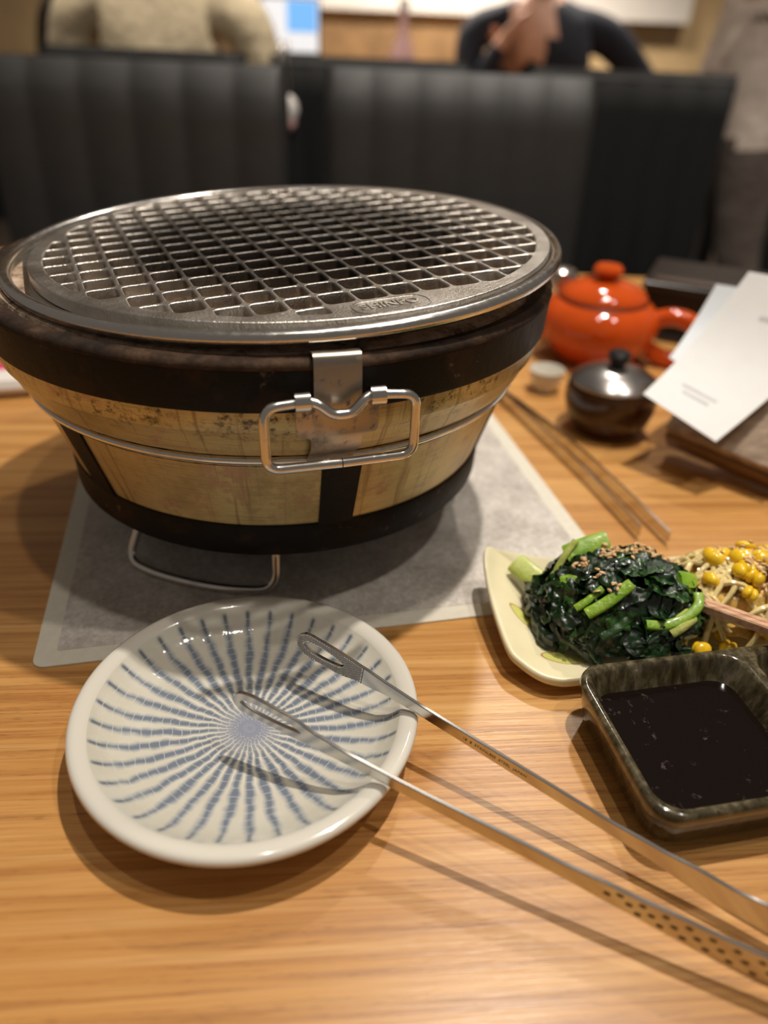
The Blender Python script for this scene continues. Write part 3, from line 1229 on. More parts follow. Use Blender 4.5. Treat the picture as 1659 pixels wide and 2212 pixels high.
def bowl_mound(name, hf, c, rx, ry, mat, label, cat, amp, seed, s0=.94):
    def fn(u, v):
        a = 2 * PI * u
        s = v * s0
        x, y = c.x + rx * s * math.cos(a), c.y + ry * s * math.sin(a)
        z = hf(x, y)
        p = Vector((x, y, z))
        d = noise.noise(p * 95 + Vector((seed, 0, 0))) * amp + noise.noise(p * 230 + Vector((seed, 4, 0))) * amp * .5
        return Vector((x, y, max(.0072, z - .003 + d)))
    return tag(MB().grid(fn, 60, 26).build(name, mat), label, cat)


o = bowl_mound('spinach_mass', sp_h, SPC, .0445, .0315, M['leaf'], 'dark wet spinach packed at the heart of the mound', 'spinach', .004, 3)
collect(o)
rs = random.Random(21)


def leaf_mesh(seed, L, W):
    def fn(u, v):
        x = (u - .5) * L
        ww = W * math.sin(PI * min(1, .08 + .92 * u)) ** .7
        y = (v - .5) * ww
        p = Vector((x, y, 0))
        z = .0035 * noise.noise(p * 120 + Vector((seed * 7.3, 0, 0))) + .0022 * noise.noise(p * 300 + Vector((seed * 3.3, 5, 0)))
        z -= 9.0 * x * x * .9 + 14 * y * y
        z += .0016 * math.exp(-(y / .0012) ** 2)
        y += .004 * noise.noise(p * 90 + Vector((0, seed * 2.7, 3)))
        return Vector((x, y, z))
    mb = MB().grid(fn, 26, 14)
    me = mb.mesh('spinach_leaf', True, 80)
    return me


leaves = []
for i in range(9):
    me = leaf_mesh(i, rs.uniform(.030, .046), rs.uniform(.016, .025))
    me.materials.append(M['leaf'] if i % 5 else M['leaf2'])
    leaves.append(me)


def surf_n(hf, x, y):
    e = .0015
    return Vector((-(hf(x + e, y) - hf(x - e, y)) / (2 * e), -(hf(x, y + e) - hf(x, y - e)) / (2 * e), 1)).normalized()


def lay(me, name, hf, x, y, ang, lift, parent=None, tilt=0.0):
    o = bpy.data.objects.new(name, me)
    COL.objects.link(o)
    n = surf_n(hf, x, y)
    n = Vector((n.x, n.y, max(n.z, .25))).normalized()
    t = Vector((math.cos(ang), math.sin(ang), 0))
    t = (t - n * t.dot(n)).normalized()
    b = n.cross(t)
    R = Matrix((t, b, n)).transposed().to_4x4()
    o.matrix_world = Matrix.Translation(Vector((x, y, hf(x, y))) + n * lift) @ R @ Matrix.Rotation(tilt, 4, 'X')
    return o


i = 0
while i < 84:
    a = rs.uniform(0, 2 * PI)
    s = math.sqrt(rs.uniform(0, .95)) if i < 52 else rs.uniform(.84, 1.02)
    x, y = SPC.x + .0415 * s * math.cos(a), SPC.y + .0290 * s * math.sin(a)
    o = lay(leaves[i % 9], 'spinach_leaf', sp_h, x, y, rs.uniform(0, 2 * PI), rs.uniform(.0006, .0032), tilt=rs.uniform(-.5, .5))
    tag(o, 'glossy dark green blanched spinach leaf in the mound', 'spinach', 'spinach leaves in the mound')
    collect(o)
    i += 1


BVS = BVHTree.FromPolygons(BV, BF)


def stem_strip(P, wd, th, name, mat, label, cat='spinach', group=None, snap=True):
    if snap:
        need = []
        for p in catmull(P, 4, False):
            h = BVS.ray_cast(Vector((p[0], p[1], .12)), Vector((0, 0, -1)))
            need.append(h[0].z + th * .3 - p[2] if h[0] is not None else 0.0)
        need.sort()
        dz = max(0.0, min(.016, need[int(len(need) * .8)]))
        P = [(p[0], p[1], p[2] + dz) for p in P]
    P = catmull(P, 6, False)
    n = len(P)
    mb = MB()
    L = []
    for k in range(n):
        a = P[max(0, k - 1)]
        b = P[min(n - 1, k + 1)]
        t = (b - a).normalized()
        u = Vector((-.1, -.62, .78))
        sx = t.cross(u).normalized()
        u = sx.cross(t).normalized()
        e = 1.0 if 0 < k < n - 1 else .93
        ring = []
        for q in range(12):
            an = 2 * PI * q / 12
            groove = -.22 * th if q in (3,) else 0
            ring.append(P[k] + sx * wd * e * math.cos(an) + u * (th * e * math.sin(an) + groove))
        L.append(ring)
    mb.loops(L)
    o = mb.build(name, mat, None, angle=60)
    tag(o, label, cat, group)
    collect(o)
    return o


stem_strip([(.0955, .3130, .0400), (.1045, .3150, .0440), (.1170, .3170, .0480)], .0056, .0020, 'cut_spinach', M['stem'], 'thick bright green stem lying on the top left of the spinach mound')
stem_strip([(.1010, .3270, .0400), (.1060, .3290, .0425), (.1110, .3300, .0440)], .0020, .0014, 'cut_spinach', M['stem'], 'short green stem tip poking out behind the spinach mound')
stem_strip([(.0735, .3300, .0165), (.0790, .3235, .0155), (.0860, .3150, .0145)], .0062, .0022, 'cut_spinach', M['stem2'], 'pale yellow green stem lying on the plate left of the spinach')
stem_strip([(.0870, .3060, .0170), (.0905, .3080, .0225), (.0945, .3115, .0300), (.1000, .3160, .0370)], .0018, .0013, 'cut_spinach', M['stem2'], 'thin pale stem climbing the left side of the spinach mound')
stem_strip([(.0915, .2975, .0225), (.0975, .2970, .0250), (.1010, .2975, .0262)], .0042, .0022, 'cut_spinach', M['stem'], 'short round green stem on the left face of the spinach mound')
stem_strip([(.0960, .2815, .0200), (.1020, .2835, .0240), (.1090, .2870, .0290)], .0020, .0016, 'cut_spinach', M['stem'], 'thin green stem on the front left face of the spinach mound')
stem_strip([(.1005, .2770, .0205), (.1110, .2800, .0270), (.1215, .2850, .0345)], .0030, .0017, 'cut_spinach', M['stem'], 'long green stem slanting up the front face of the spinach mound')
stem_strip([(.1085, .2725, .0185), (.1160, .2745, .0230), (.1240, .2790, .0290)], .0024, .0014, 'cut_spinach', M['leaf2'], 'folded mid green stem at the front of the spinach mound')
stem_strip([(.1420, .2760, .0140), (.1480, .2785, .0175), (.1540, .2825, .0195)], .0042, .0024, 'cut_spinach', M['stem2'], 'pale cut stem at the front right foot of the spinach mound')
stem_strip([(.1300, .2760, .0280), (.1400, .2770, .0275), (.1500, .2800, .0300), (.1570, .2850, .0340), (.1580, .2910, .0370)], .0026, .0018, 'cut_spinach', M['stem'], 'curved green stem sweeping around the right of the spinach mound')
stem_strip([(.1500, .2960, .0400), (.1550, .2980, .0380), (.1595, .2990, .0360)], .0058, .0018, 'cut_spinach', M['stem'], 'flat cut green stem end on the right of the spinach mound')
stem_strip([(.1565, .2790, .0105), (.1640, .2815, .0100), (.1720, .2850, .0095)], .0022, .0014, 'cut_spinach', M['leaf'], 'dark stem trailing onto the plate right of the spinach')

# ------------------------------------------------------------------ bean sprouts
BSC = Vector((.200, .3180, 0))


def bs_h(x, y):
    u, v = (x - BSC.x) / .056, (y - BSC.y) / .036
    q = u * u + v * v
    return .0075 + .0330 * max(0.0, 1 - q) ** .6


o = bowl_mound('sprout_mass', bs_h, BSC, .056, .036, M['sproutmass'], 'tangle of pale bean sprouts at the heart of the heap', 'bean sprouts', .005, 9, .9)
collect(o)
rb = random.Random(5)


def bean_mesh(seed):
    mb = MB()
    for s in (-1, 1):
        mb.ball((0, s * .0016, 0), (.0046, .0024, .0036), 14, 9, Matrix.Rotation(s * .12, 3, 'Z'))
    return mb.mesh('bean_head')


beanm = bean_mesh(0)
beanm.materials.append(M['bean'])
for i in range(78):
    a = rb.uniform(0, 2 * PI)
    s = math.sqrt(rb.uniform(0, 1.0))
    cx, cy = BSC.x + .050 * s * math.cos(a), BSC.y + .0315 * s * math.sin(a)
    if cx < .1615 and cy < .325:
        cx += .022
    ang = rb.uniform(0, 2 * PI)
    L = rb.uniform(.022, .036)
    curl = rb.uniform(-1.2, 1.2)
    P = []
    for k in range(6):
        t = (k / 5 - .5) * L
        an = ang + curl * (k / 5 - .5)
        x, y = cx + t * math.cos(an), cy + t * math.sin(an)
        P.append(Vector((x, y, bs_h(x, y) + .0012 + rb.uniform(0, .0030))))
    P = catmull(P, 3, False)
    n = len(P)
    st = MB().tube(P, [.0017 * (1.0 - .45 * abs(2 * k / (n - 1) - 1) ** 2) for k in range(n)], 8).build('bean_sprout', M['sprout'])
    tag(st, 'pale bean sprout with a yellow bean in the heap', 'bean sprout', 'bean sprouts on the long plate')
    if i % 2 == 0:
        hd = bpy.data.objects.new('bean_head', beanm)
        COL.objects.link(hd)
        hd.parent = st
        hd.matrix_world = Matrix.Translation(P[-1] + Vector((0, 0, .0012))) @ Matrix.Rotation(rb.uniform(0, 6.28), 4, 'Z') @ Matrix.Rotation(rb.uniform(-.8, .8), 4, 'X') @ Matrix.Scale(rb.uniform(.9, 1.25), 4)
        bpy.context.view_layer.update()
        collect(hd)
    collect(st)
# loose flattened bean at the front of the heap
lb = MB()
lb.ball((0, 0, 0), (.0050, .0017, .0056), 16, 9)
o = lb.build('bean_half', M['bean'])
o.matrix_world = Matrix.Translation((.1790, .2945, .0140)) @ Matrix.Rotation(.35, 4, 'Z') @ Matrix.Rotation(-.5, 4, 'X')
tag(o, 'split yellow soybean facing out at the foot of the sprout heap', 'soybean')
MB().ball((0, -.0014, 0), (.0028, .0007, .0010), 12, 6, Matrix.Rotation(.5, 3, 'Y')).build('germ', M['bean'], o)

# ------------------------------------------------------------------ sesame seeds
bvh = BVHTree.FromPolygons(BV, BF)
sm = MB()
for j in range(7):
    pass
prof = [(.0, -.00165), (.00055, -.0013), (.00085, -.0006), (.0009, .0), (.0007, .0008), (.00035, .0014), (0, .00165)]
sm.lathe(prof, 8)
sem = sm.mesh('sesame_seed')
sem.transform(Matrix.Scale(.6, 4, (0, 1, 0)))
sem.materials.append(M['sesame'])
rq = random.Random(11)
clusters = [(.1345, .3165, .0140, .0050, 60, 's'), (.1190, .3095, .0085, .0035, 36, 's'), (.1030, .3025, .0040, .0025, 12, 's'), (.1080, .2930, .0040, .0030, 4, 's'), (.1130, .2850, .0050, .0030, 6, 's'), (.1490, .3130, .0050, .0040, 12, 's'),
            (.1960, .3120, .0070, .0055, 30, 'b'), (.1900, .3300, .0080, .0050, 22, 'b'), (.2060, .3050, .0090, .0060, 16, 'b'), (.2150, .3250, .0120, .0080, 20, 'b')]
for cx, cy, sx, sy, n, k in clusters:
    for _ in range(n):
        x, y = rq.gauss(cx, sx * .6), rq.gauss(cy, sy * .6)
        hit = bvh.ray_cast(Vector((x, y, .12)), Vector((0, 0, -1)))
        if hit[0] is None or hit[0].z < .012:
            continue
        p, nn = hit[0], hit[1]
        if nn.z < 0:
            nn = -nn
        o = bpy.data.objects.new('sesame_seed', sem)
        COL.objects.link(o)
        q = nn.to_track_quat('Y', 'Z').to_matrix().to_4x4() @ Matrix.Rotation(rq.uniform(0, 6.28), 4, 'Y')
        o.matrix_world = Matrix.Translation(p + nn * rq.uniform(.0002, .0011)) @ q @ Matrix.Scale(rq.uniform(.85, 1.15), 4)
        if k == 's':
            tag(o, 'toasted sesame seed sprinkled on the dark spinach', 'sesame seed', 'sesame seeds on the spinach')
        else:
            tag(o, 'toasted sesame seed sprinkled on the yellow bean sprouts', 'sesame seed', 'sesame seeds on the sprouts')

# ------------------------------------------------------------------ divided sauce dish
DA = math.radians(12.5)
dish = empty('sauce_dish', (0, 0, 0), DA, 'olive brown glazed divided dish in front of the long plate', 'dish')
uL, uR, vF, vB = .1425, .3125, .1435, .2265
RIM = .0262


def ring2(x0, x1, y0, y1, r, z):
    return [Vector((p.x, p.y, z)) for p in rrect(x0, x1, y0, y1, r, 8)]


out_l = [(.010, .0012), (.0070, .0012), (.0045, .0040), (.0012, .0180), (0, .0235), (.0003, .0252), (.0012, .0262)]
bm = bmesh.new()


def add_loops(L):
    rings = []
    for l in L:
        rings.append([bm.verts.new(p) for p in l])
    for i in range(len(rings) - 1):
        n = len(rings[i])
        for k in range(n):
            bm.faces.new((rings[i][k], rings[i][(k + 1) % n], rings[i + 1][(k + 1) % n], rings[i + 1][k]))
    return rings


orings = add_loops([ring2(uL + d, uR - d, vF + d, vB - d, .0135 - d * .6, z) for d, z in out_l])
bm.faces.new(orings[0][::-1])
comps = [(uL + .0032, .2262, vF + .0032, vB - .0032), (.2305, uR - .0032, vF + .0032, vB - .0032)]
cr = []
for (x0, x1, y0, y1) in comps:
    cr.append(add_loops([ring2(x0 + d, x1 - d, y0 + d, y1 - d, .0115 - d * .25, z) for d, z in ((0, .0262), (.0008, .0258), (.0016, .0245), (.0045, .0150), (.0070, .0085), (.0100, .0066), (.0150, .0060))]))
    bm.faces.new(cr[-1][-1])
edges = []
for r_ in [orings[-1]] + [c[0] for c in cr]:
    for k in range(len(r_)):
        edges.append(bm.edges.get((r_[k], r_[(k + 1) % len(r_)])))
bmesh.ops.triangle_fill(bm, edges=edges, use_beauty=True, use_dissolve=False)
bmesh.ops.recalc_face_normals(bm, faces=bm.faces)
me = bpy.data.meshes.new('dish_body')
bm.to_mesh(me)
bm.free()
me.shade_smooth()
me.set_sharp_from_angle(angle=math.radians(50))
link('dish_body', me, M['dish'], dish)
x0, x1, y0, y1 = comps[0]
sd = .0062
so = MB().loops([ring2(x0 + sd, x1 - sd, y0 + sd, y1 - sd, .0102, .0112), ring2(x0 + sd - .0018, x1 - sd + .0018, y0 + sd - .0018, y1 - sd + .0018, .0106, .0138), ring2(x0 + sd - .0003, x1 - sd + .0003, y0 + sd - .0003, y1 - sd + .0003, .0104, .01345)]).build('dipping_sauce', M['sauce'])
so.rotation_euler = (0, 0, DA)
tag(so, 'black soy dipping sauce filling the left half of the divided dish', 'sauce')

# ------------------------------------------------------------------ chopstick
c0, c1 = Vector((.1610, .2970, .0315)), Vector((.2550, .2270, .0400))
CF = frame(c0, c1)
sec = [(-.0036, -.0028), (.0036, -.0028), (.0042, -.0020), (.0042, .0018), (.0034, .0026), (.0004, .0026), (0, .0020), (-.0004, .0026), (-.0034, .0026), (-.0042, .0018), (-.0042, -.0020)]
L = []
for x, s in ((0, .90), (.0006, 1.0), (.06, 1.06), (.115, 1.1)):
    L.append([CF @ Vector((x, a * s * .82, b * s * .9)) for a, b in sec])
ch = tag(MB().loops(L).build('wooden_chopstick', M['chop'], smooth=False), 'light wooden chopstick pointing in from the right over the bean sprouts', 'chopstick')

# ------------------------------------------------------------------ second pair of tongs behind
t2 = empty('serving_tongs', (0, 0, 0), 0, 'blurred steel tongs lying on the table right of the paper mat', 'tongs')
for P in ([(.0985, .6050, .006), (.1230, .5350, .006), (.1450, .4700, .006), (.1655, .3980, .006)], [(.1005, .6060, .006), (.1330, .5400, .006), (.1600, .4680, .006), (.1830, .3930, .006)]):
    Q = catmull([Vector(p) for p in P], 8, False)
    mb = MB()
    Ls = []
    for k, p in enumerate(Q):
        t = (Q[min(k + 1, len(Q) - 1)] - Q[max(0, k - 1)]).normalized()
        sx = t.cross(Vector((0, 0, 1))).normalized()
        hh = .0048 - .0012 * k / len(Q)
        Ls.append([p + sx * .0008 + Vector((0, 0, -hh)), p + sx * .0008 + Vector((0, 0, hh)), p - sx * .0008 + Vector((0, 0, hh)), p - sx * .0008 + Vector((0, 0, -hh))])
    mb.loops(Ls).build('tong_arm', M['tong'], t2, smooth=False)
MB().ball((.0992, .6070, .006), (.005, .006, .0055), 12, 8).build('spring_joint', M['tong'], t2)

# ------------------------------------------------------------------ teapot
tp = empty('teapot', (.2050, .7260, 0), 0, 'round orange red enamel teapot behind the brown lidded pot', 'teapot')
MB().lathe([(0, .001), (.034, .001), (.036, .003), (.044, .012), (.0525, .026), (.0555, .038), (.0530, .048), (.0465, .0565), (.0400, .0600), (.0385, .0610), (.0370, .060)], 64).build('body', M['enamel'], tp)
tp.scale = (1.05, 1.05, 1.0)
ld = MB().lathe([(.0400, .0605), (.0405, .0625), (.0390, .0660), (.0330, .0715), (.0220, .0760), (.0100, .0780), (0, .0785)], 64).build('lid', M['enamel'], tp)
MB().lathe([(0, .077), (.0065, .077), (.0075, .080), (.0125, .0835), (.0135, .0880), (.0110, .0915), (0, .0925)], 40).build('lid_knob', M['enamel'], ld)
MB().lathe([(.0405, .0600), (.0412, .0606), (.0405, .0612)], 64).build('lid_seam', M['black'], ld)
hp = [Vector((.046, -.012, .044)), Vector((.062, -.018, .050)), Vector((.079, -.024, .046)), Vector((.087, -.026, .030)), Vector((.081, -.024, .012)), Vector((.064, -.018, .008)), Vector((.046, -.012, .016))]
MB().tube(catmull(hp, 6, False), .0085, 12, flat=1.0).build('handle', M['enamel'], tp)
sp_ = [Vector((-.046, .006, .026)), Vector((-.058, .006, .034)), Vector((-.066, .005, .046)), Vector((-.074, .004, .056))]
q = catmull(sp_, 5, False)
MB().tube(q, [.0125 - .0065 * k / (len(q) - 1) for k in range(len(q))], 14).build('spout', M['enamel'], tp)

# ------------------------------------------------------------------ brown lidded pot
cp = empty('lidded_pot', (.1800, .5600, 0), 0, 'small dark brown round pot with a steel lid and black knob', 'pot')
MB().lathe([(0, .001), (.024, .001), (.026, .003), (.033, .012), (.0362, .024), (.0365, .034), (.0350, .0405), (.0335, .0420), (.0325, .040)], 56).build('body', M['amber'], cp)
cl = MB().lathe([(.0345, .0418), (.0350, .0430), (.0335, .0450), (.0250, .0510), (.0120, .0550), (0, .0560)], 56).build('lid', M['lid'], cp)
MB().lathe([(0, .055), (.0050, .055), (.0058, .058), (.0088, .0610), (.0092, .0645), (.0070, .0670), (0, .0675)], 32).build('lid_knob', M['knob'], cl)

# small white saucer edge and chrome topped bottle behind the grill
bt = empty('soy_bottle', (.1790, .8050, 0), 0, 'small dark glass bottle with a chrome cap between the grill and teapot', 'bottle')
MB().lathe([(0, .001), (.018, .001), (.0195, .004), (.0195, .030), (.0165, .036), (.0150, .0375), (0, .0375)], 32).build('glass_body', M['amber'], bt)
MB().lathe([(.0165, .036), (.0170, .038), (.0168, .058), (.0140, .0655), (.006, .069), (0, .0695)], 32).build('cap', M['steel'], bt)
ts = empty('tea_cup', (.1420, .6350, 0), 0, 'small off white cup half hidden behind the right side of the grill', 'cup')
ts.scale = (.72, .72, .6)
MB().lathe([(0, .001), (.014, .001), (.0145, .004), (.019, .012), (.0215, .026), (.0222, .034), (.0215, .0345), (.0205, .033), (.018, .014), (.010, .007), (0, .0065)], 40).build('bowl', M['glaze'], ts)
MB().lathe([(.0142, .0012), (.0150, .0012), (.0150, .0042), (.0142, .0042)], 40, closed=True).build('foot', M['glaze'], ts)

# ------------------------------------------------------------------ menu board with paper sheets
K_, J_ = Vector((.2644, .4550, .012)), Vector((.2080, .5060, .030))
bX = (K_ - J_)
bX = Vector((.0564, -.0510, -.004)).normalized()
bUp = Vector((.42, .46, .62)).normalized()
bUp = (bUp - bX * bUp.dot(bX)).normalized()
bN = bX.cross(bUp)
if bN.z < 0:
    bN = -bN
BM = Matrix(((bX.x, bUp.x, bN.x, J_.x), (bX.y, bUp.y, bN.y, J_.y), (bX.z, bUp.z, bN.z, J_.z), (0, 0, 0, 1)))
bd = empty('menu_stand', (0, 0, 0), 0, 'grey brown wooden stand leaning behind the white notice sheets', 'stand')
MB().box((0, 0, -.010), (.082, .120, 0), BM).build('board', M['board'], bd, smooth=False, bevel=.001)
MB().box((.000, -.004, -.030), (.100, .012, -.010), BM).build('base_bar', M['shelfwood'], bd, smooth=False, bevel=.001)
MB().box((.030, .060, -.060), (.050, .075, -.010), BM).build('prop', M['board'], bd, smooth=False, bevel=.001)


def paper(P00, P10, P01, P11, sag, name, label, mat):
    P00, P10, P01, P11 = map(Vector, (P00, P10, P01, P11))
    nn = (P10 - P00).cross(P01 - P00).normalized()
    if nn.z < 0:
        nn = -nn

    def fn(u, v):
        p = P00.lerp(P10, u).lerp(P01.lerp(P11, u), v)
        return p - nn * sag * math.sin(PI * v) * 1.0
    mb = MB()
    mb.grid(fn, 14, 20)
    n = len(mb.v)
    top = [Vector(p) + nn * .00025 for p in mb.v]
    o = MB()
    o.v = [tuple(p) for p in mb.v]
    o.f = [f[::-1] for f in mb.f]
    o.add(top, mb.f)
    ob = o.build(name, mat, None, weld=False, fix=False)
    return tag(ob, label, 'paper'), fn, nn


pp, fn1, nn1 = paper((.1835, .5000, .0575), (.2265, .4600, .0415), (.2590, .5560, .1330), (.3300, .5100, .1330), .012, 'notice_sheet', 'curling white notice sheet hanging over the wooden stand', M['paper'])
MBp = MB()
for v0, v1, u0, u1 in ((.15, .165, .30, .62), (.19, .205, .24, .66), (.74, .765, .35, .70)):
    mb = MB()
    pts = [fn1(u0 + (u1 - u0) * k / 6, vv) + nn1 * .0005 for vv in (v0, v1) for k in range(7)]
    mb.add(pts, [(k, k + 1, k + 8, k + 7) for k in range(6)]).build('print_line', M['print'], pp)
pq, _, _ = paper((.2120, .5420, .0700), (.2520, .5050, .0560), (.2490, .5820, .1160), (.2990, .5500, .1180), .006, 'notice_sheet', 'smaller bluish white sheet tucked behind the curling notice sheet', M['paper2'])
# black menu folder
mf = empty('menu_folder', (.3350, .8100, 0), math.radians(-24), 'thick black menu folder lying between the teapot and the notice sheets', 'menu')
MB().box((-.060, -.045, .0005), (.085, .075, .008)).build('cover', M['knob'], mf, smooth=False, bevel=.002)
MB().box((-.057, -.040, .008), (.082, .072, .052)).build('pages', M['chairblack'], mf, smooth=False, bevel=.002)
MB().box((-.060, -.045, .052), (.085, .075, .060)).build('cover', M['knob'], mf, smooth=False, bevel=.002)
MB().box((-.050, -.032, .060), (.050, -.014, .0612)).build('grey_stripe', M['lid'], mf, smooth=False)

# pink and white packet far left
pk = empty('wet_towel_packet', (-.3230, .6000, 0), .3, 'pink and white wrapped packet on the table left of the grill', 'packet')


def pillow(mb, x0, x1, y0, y1, h):
    def fn(s):
        def g(u, v):
            e = (1 - (2 * u - 1) ** 4) * (1 - (2 * v - 1) ** 4)
            return Vector((x0 + (x1 - x0) * u, y0 + (y1 - y0) * v, .009 + s * h * e ** .5))
        return g
    mb.grid(fn(1), 16, 10)
    mb.grid(fn(-1), 16, 10)
    return mb


pillow(MB(), -.06, .055, -.004, .030, .008).build('pink_wrap', M['pink'], pk)
pillow(MB(), -.06, .055, -.034, -.002, .008).build('white_wrap', M['white'], pk)

# ------------------------------------------------------------------ chairs
def make_chair():
    r = empty('dining_chair', (0, 0, 0), 0)

    def back(side):
        def g(u, v):
            x = -.225 + .45 * u
            z = .47 + .47 * v
            ed = min(1, (1 - abs(2 * u - 1)) / .05) ** .5 * min(1, (1 - v) / .05 + .0) ** .5
            ch = .006 * abs(math.sin(PI * u * 6))
            return Vector((x, side * (.012 + (.022 + ch) * ed) + .03 * (v - .5), z))
        return g
    mb = MB()
    mb.grid(back(-1), 72, 12)
    mb.grid(back(1), 72, 12)
    mb.build('backrest', M['upholstery'], r, angle=75)
    MB().box((-.225, -.012, .46), (.225, .012, .93)).build('back_frame', M['chairblack'], r, smooth=False, bevel=.006).rotation_euler = (-.03, 0, 0)
    MB().box((-.22, -.46, .40), (.22, .02, .475)).build('seat', M['shadeblack'], r, bevel=.02, smooth=True)  # seat top kept dark by its colour instead of by shade
    for sx in (-1, 1):
        for y in (-.43, .0):
            MB().tube([(sx * .195, y, .41), (sx * .205, y, .0005)], [.019, .013], 10).build('leg', M['chairblack'], r)
    return r


# local: seat points to -y (towards the camera)
c = make_chair()
c.location = (-.428, 1.345, FLOOR)
tag(c, 'black channelled chair across the table on the left', 'chair', 'black dining chairs')
c.scale = (1.08, 1, 1)
spots = [((.098, 1.405), 0, 'black channelled chair across the table behind the grill', 1.0),
         ((-.575, 1.93), PI, 'black chair back to back with the left chair, under the cream sweater', 1.0),
         ((-.075, 1.97), PI, 'black chair seen through the gap between the two facing chairs', 1.0),
         ((.500, 1.90), PI, 'black chair at the right beside the person in the greige top', 1.0)]
_dk = {}


def shaded_mesh(me):  # backrest copy with shade in its colour, for the far row
    if me.name not in _dk:
        d = me.copy()
        d.materials[0] = M['shadeblack']
        _dk[me.name] = d
    return _dk[me.name]


for (x, y), rz, lab_, s in spots:
    k = copy_tree(c)
    if rz:
        for ch_ in k.children:
            if ch_.name.startswith('backrest'):
                ch_.data = shaded_mesh(ch_.data)
    k.scale = (1, 1, 1)
    k.location = (x, y, FLOOR)
    k.rotation_euler = (0, 0, rz)
    tag(k, lab_, 'chair', 'black dining chairs')

# neighbouring table with things on it
nt = empty('dining_table', (0, 2.75, FLOOR), 0, 'wooden table of the neighbouring party in the blurred background', 'table')
MB().box((-1.3, -.32, .69), (1.3, .36, .72)).build('tabletop', M['shelfwood'], nt, smooth=False, bevel=.002)
for sx in (-1, 1):
    for sy in (-1, 1):
        MB().box((sx * 1.2 - .03, sy * .27 - .03, 0), (sx * 1.2 + .03, sy * .27 + .03, .69)).build('leg', M['chairblack'], nt, smooth=False)
sc_ = empty('card', (-.330, 2.55, 0), 0, 'blue and white card with added glow on the neighbouring table', 'card')
MB().box((-.085, -.004, .205), (.085, .006, .345)).build('case', M['chairblack'], sc_, smooth=False, bevel=.003)
MB().box((-.080, -.0052, .212), (.080, -.004, .340)).build('white_glow_area', M['glow_white'], sc_, smooth=False)
MB().box((-.010, -.0062, .262), (.076, -.0052, .338)).build('blue_glow_area', M['glow_blue'], sc_, smooth=False)
MB().box((-.06, -.03, .0), (.06, .05, .012)).build('stand_foot', M['chairblack'], sc_, smooth=False, bevel=.003)
MB().box((-.015, .002, .010), (.015, .012, .22)).build('stand', M['chairblack'], sc_, smooth=False, bevel=.003)
pb = empty('bottle', (-.005, 2.58, 0), 0, 'pale pink tall bottle on the neighbouring table', 'bottle')
MB().lathe([(0, 0.001), (.033, .001), (.036, .005), (.036, .20), (.030, .235), (.014, .27), (.0125, .33), (.0, .33)], 28).build('glass', M['palepink'], pb)
MB().lathe([(.0, .328), (.0145, .328), (.0145, .352), (.0, .353)], 24).build('cap', M['white'], pb)


# ------------------------------------------------------------------ people
def skin_body(name, chains, mats, label, zneck, zhem, hands):
    """chains: list of (material index, [(point, radius), ...]); chains share points by coordinates"""
    verts, rad, edges, seg = [], [], [], []
    idx = {}

    def vid(p, r):
        key = (round(p.x, 4), round(p.y, 4), round(p.z, 4))
        if key not in idx:
            idx[key] = len(verts)
            verts.append(tuple(p))
            rad.append(r)
        return idx[key]
    for mi, ch in chains:
        prev = None
        for p, r in ch:
            k = vid(Vector(p), r)
            if prev is not None and prev != k:
                edges.append((prev, k))
                seg.append((Vector(verts[prev]), Vector(verts[k]), mi))
            prev = k
    me = bpy.data.meshes.new('tmp')
    me.from_pydata(verts, edges, [])
    ob = bpy.data.objects.new('tmp', me)
    COL.objects.link(ob)
    md = ob.modifiers.new('skin', 'SKIN')
    if not me.skin_vertices:
        bm = bmesh.new()
        bm.from_mesh(me)
        bm.verts.layers.skin.verify()
        bm.to_mesh(me)
        bm.free()
    for i, sv in enumerate(me.skin_vertices[0].data):
        r = rad[i]
        sv.radius = r if isinstance(r, tuple) else (r, r)
        sv.use_root = (i == 0)
    md.use_smooth_shade = True
    sb = ob.modifiers.new('sub', 'SUBSURF')
    sb.levels = sb.render_levels = 2
    dg = bpy.context.evaluated_depsgraph_get()
    dg.update()
    out = bpy.data.meshes.new_from_object(ob.evaluated_get(dg))
    bpy.data.objects.remove(ob)
    out.name = name
    for m_ in mats:
        out.materials.append(m_)
    for p in out.polygons:
        c_ = p.center
        best, bi = 9, 0
        for a, b, mi in seg:
            ab = b - a
            t = max(0, min(1, (c_ - a).dot(ab) / max(ab.dot(ab), 1e-9)))
            d = (a + ab * t - c_).length
            if d < best:
                best, bi = d, mi
        if bi == 0 and c_.z < zneck and min((c_ - h).length for h in hands) > .16:
            bi = 1
        elif bi == 1 and c_.z < zhem and abs(c_.z - zhem) < .2 and best > .05:
            bi = 2
        elif bi == 2 and c_.z > zhem:
            bi = 1
        p.material_index = bi
        p.use_smooth = True
    o = bpy.data.objects.new(name, out)
    COL.objects.link(o)
    return tag(o, label, 'person')


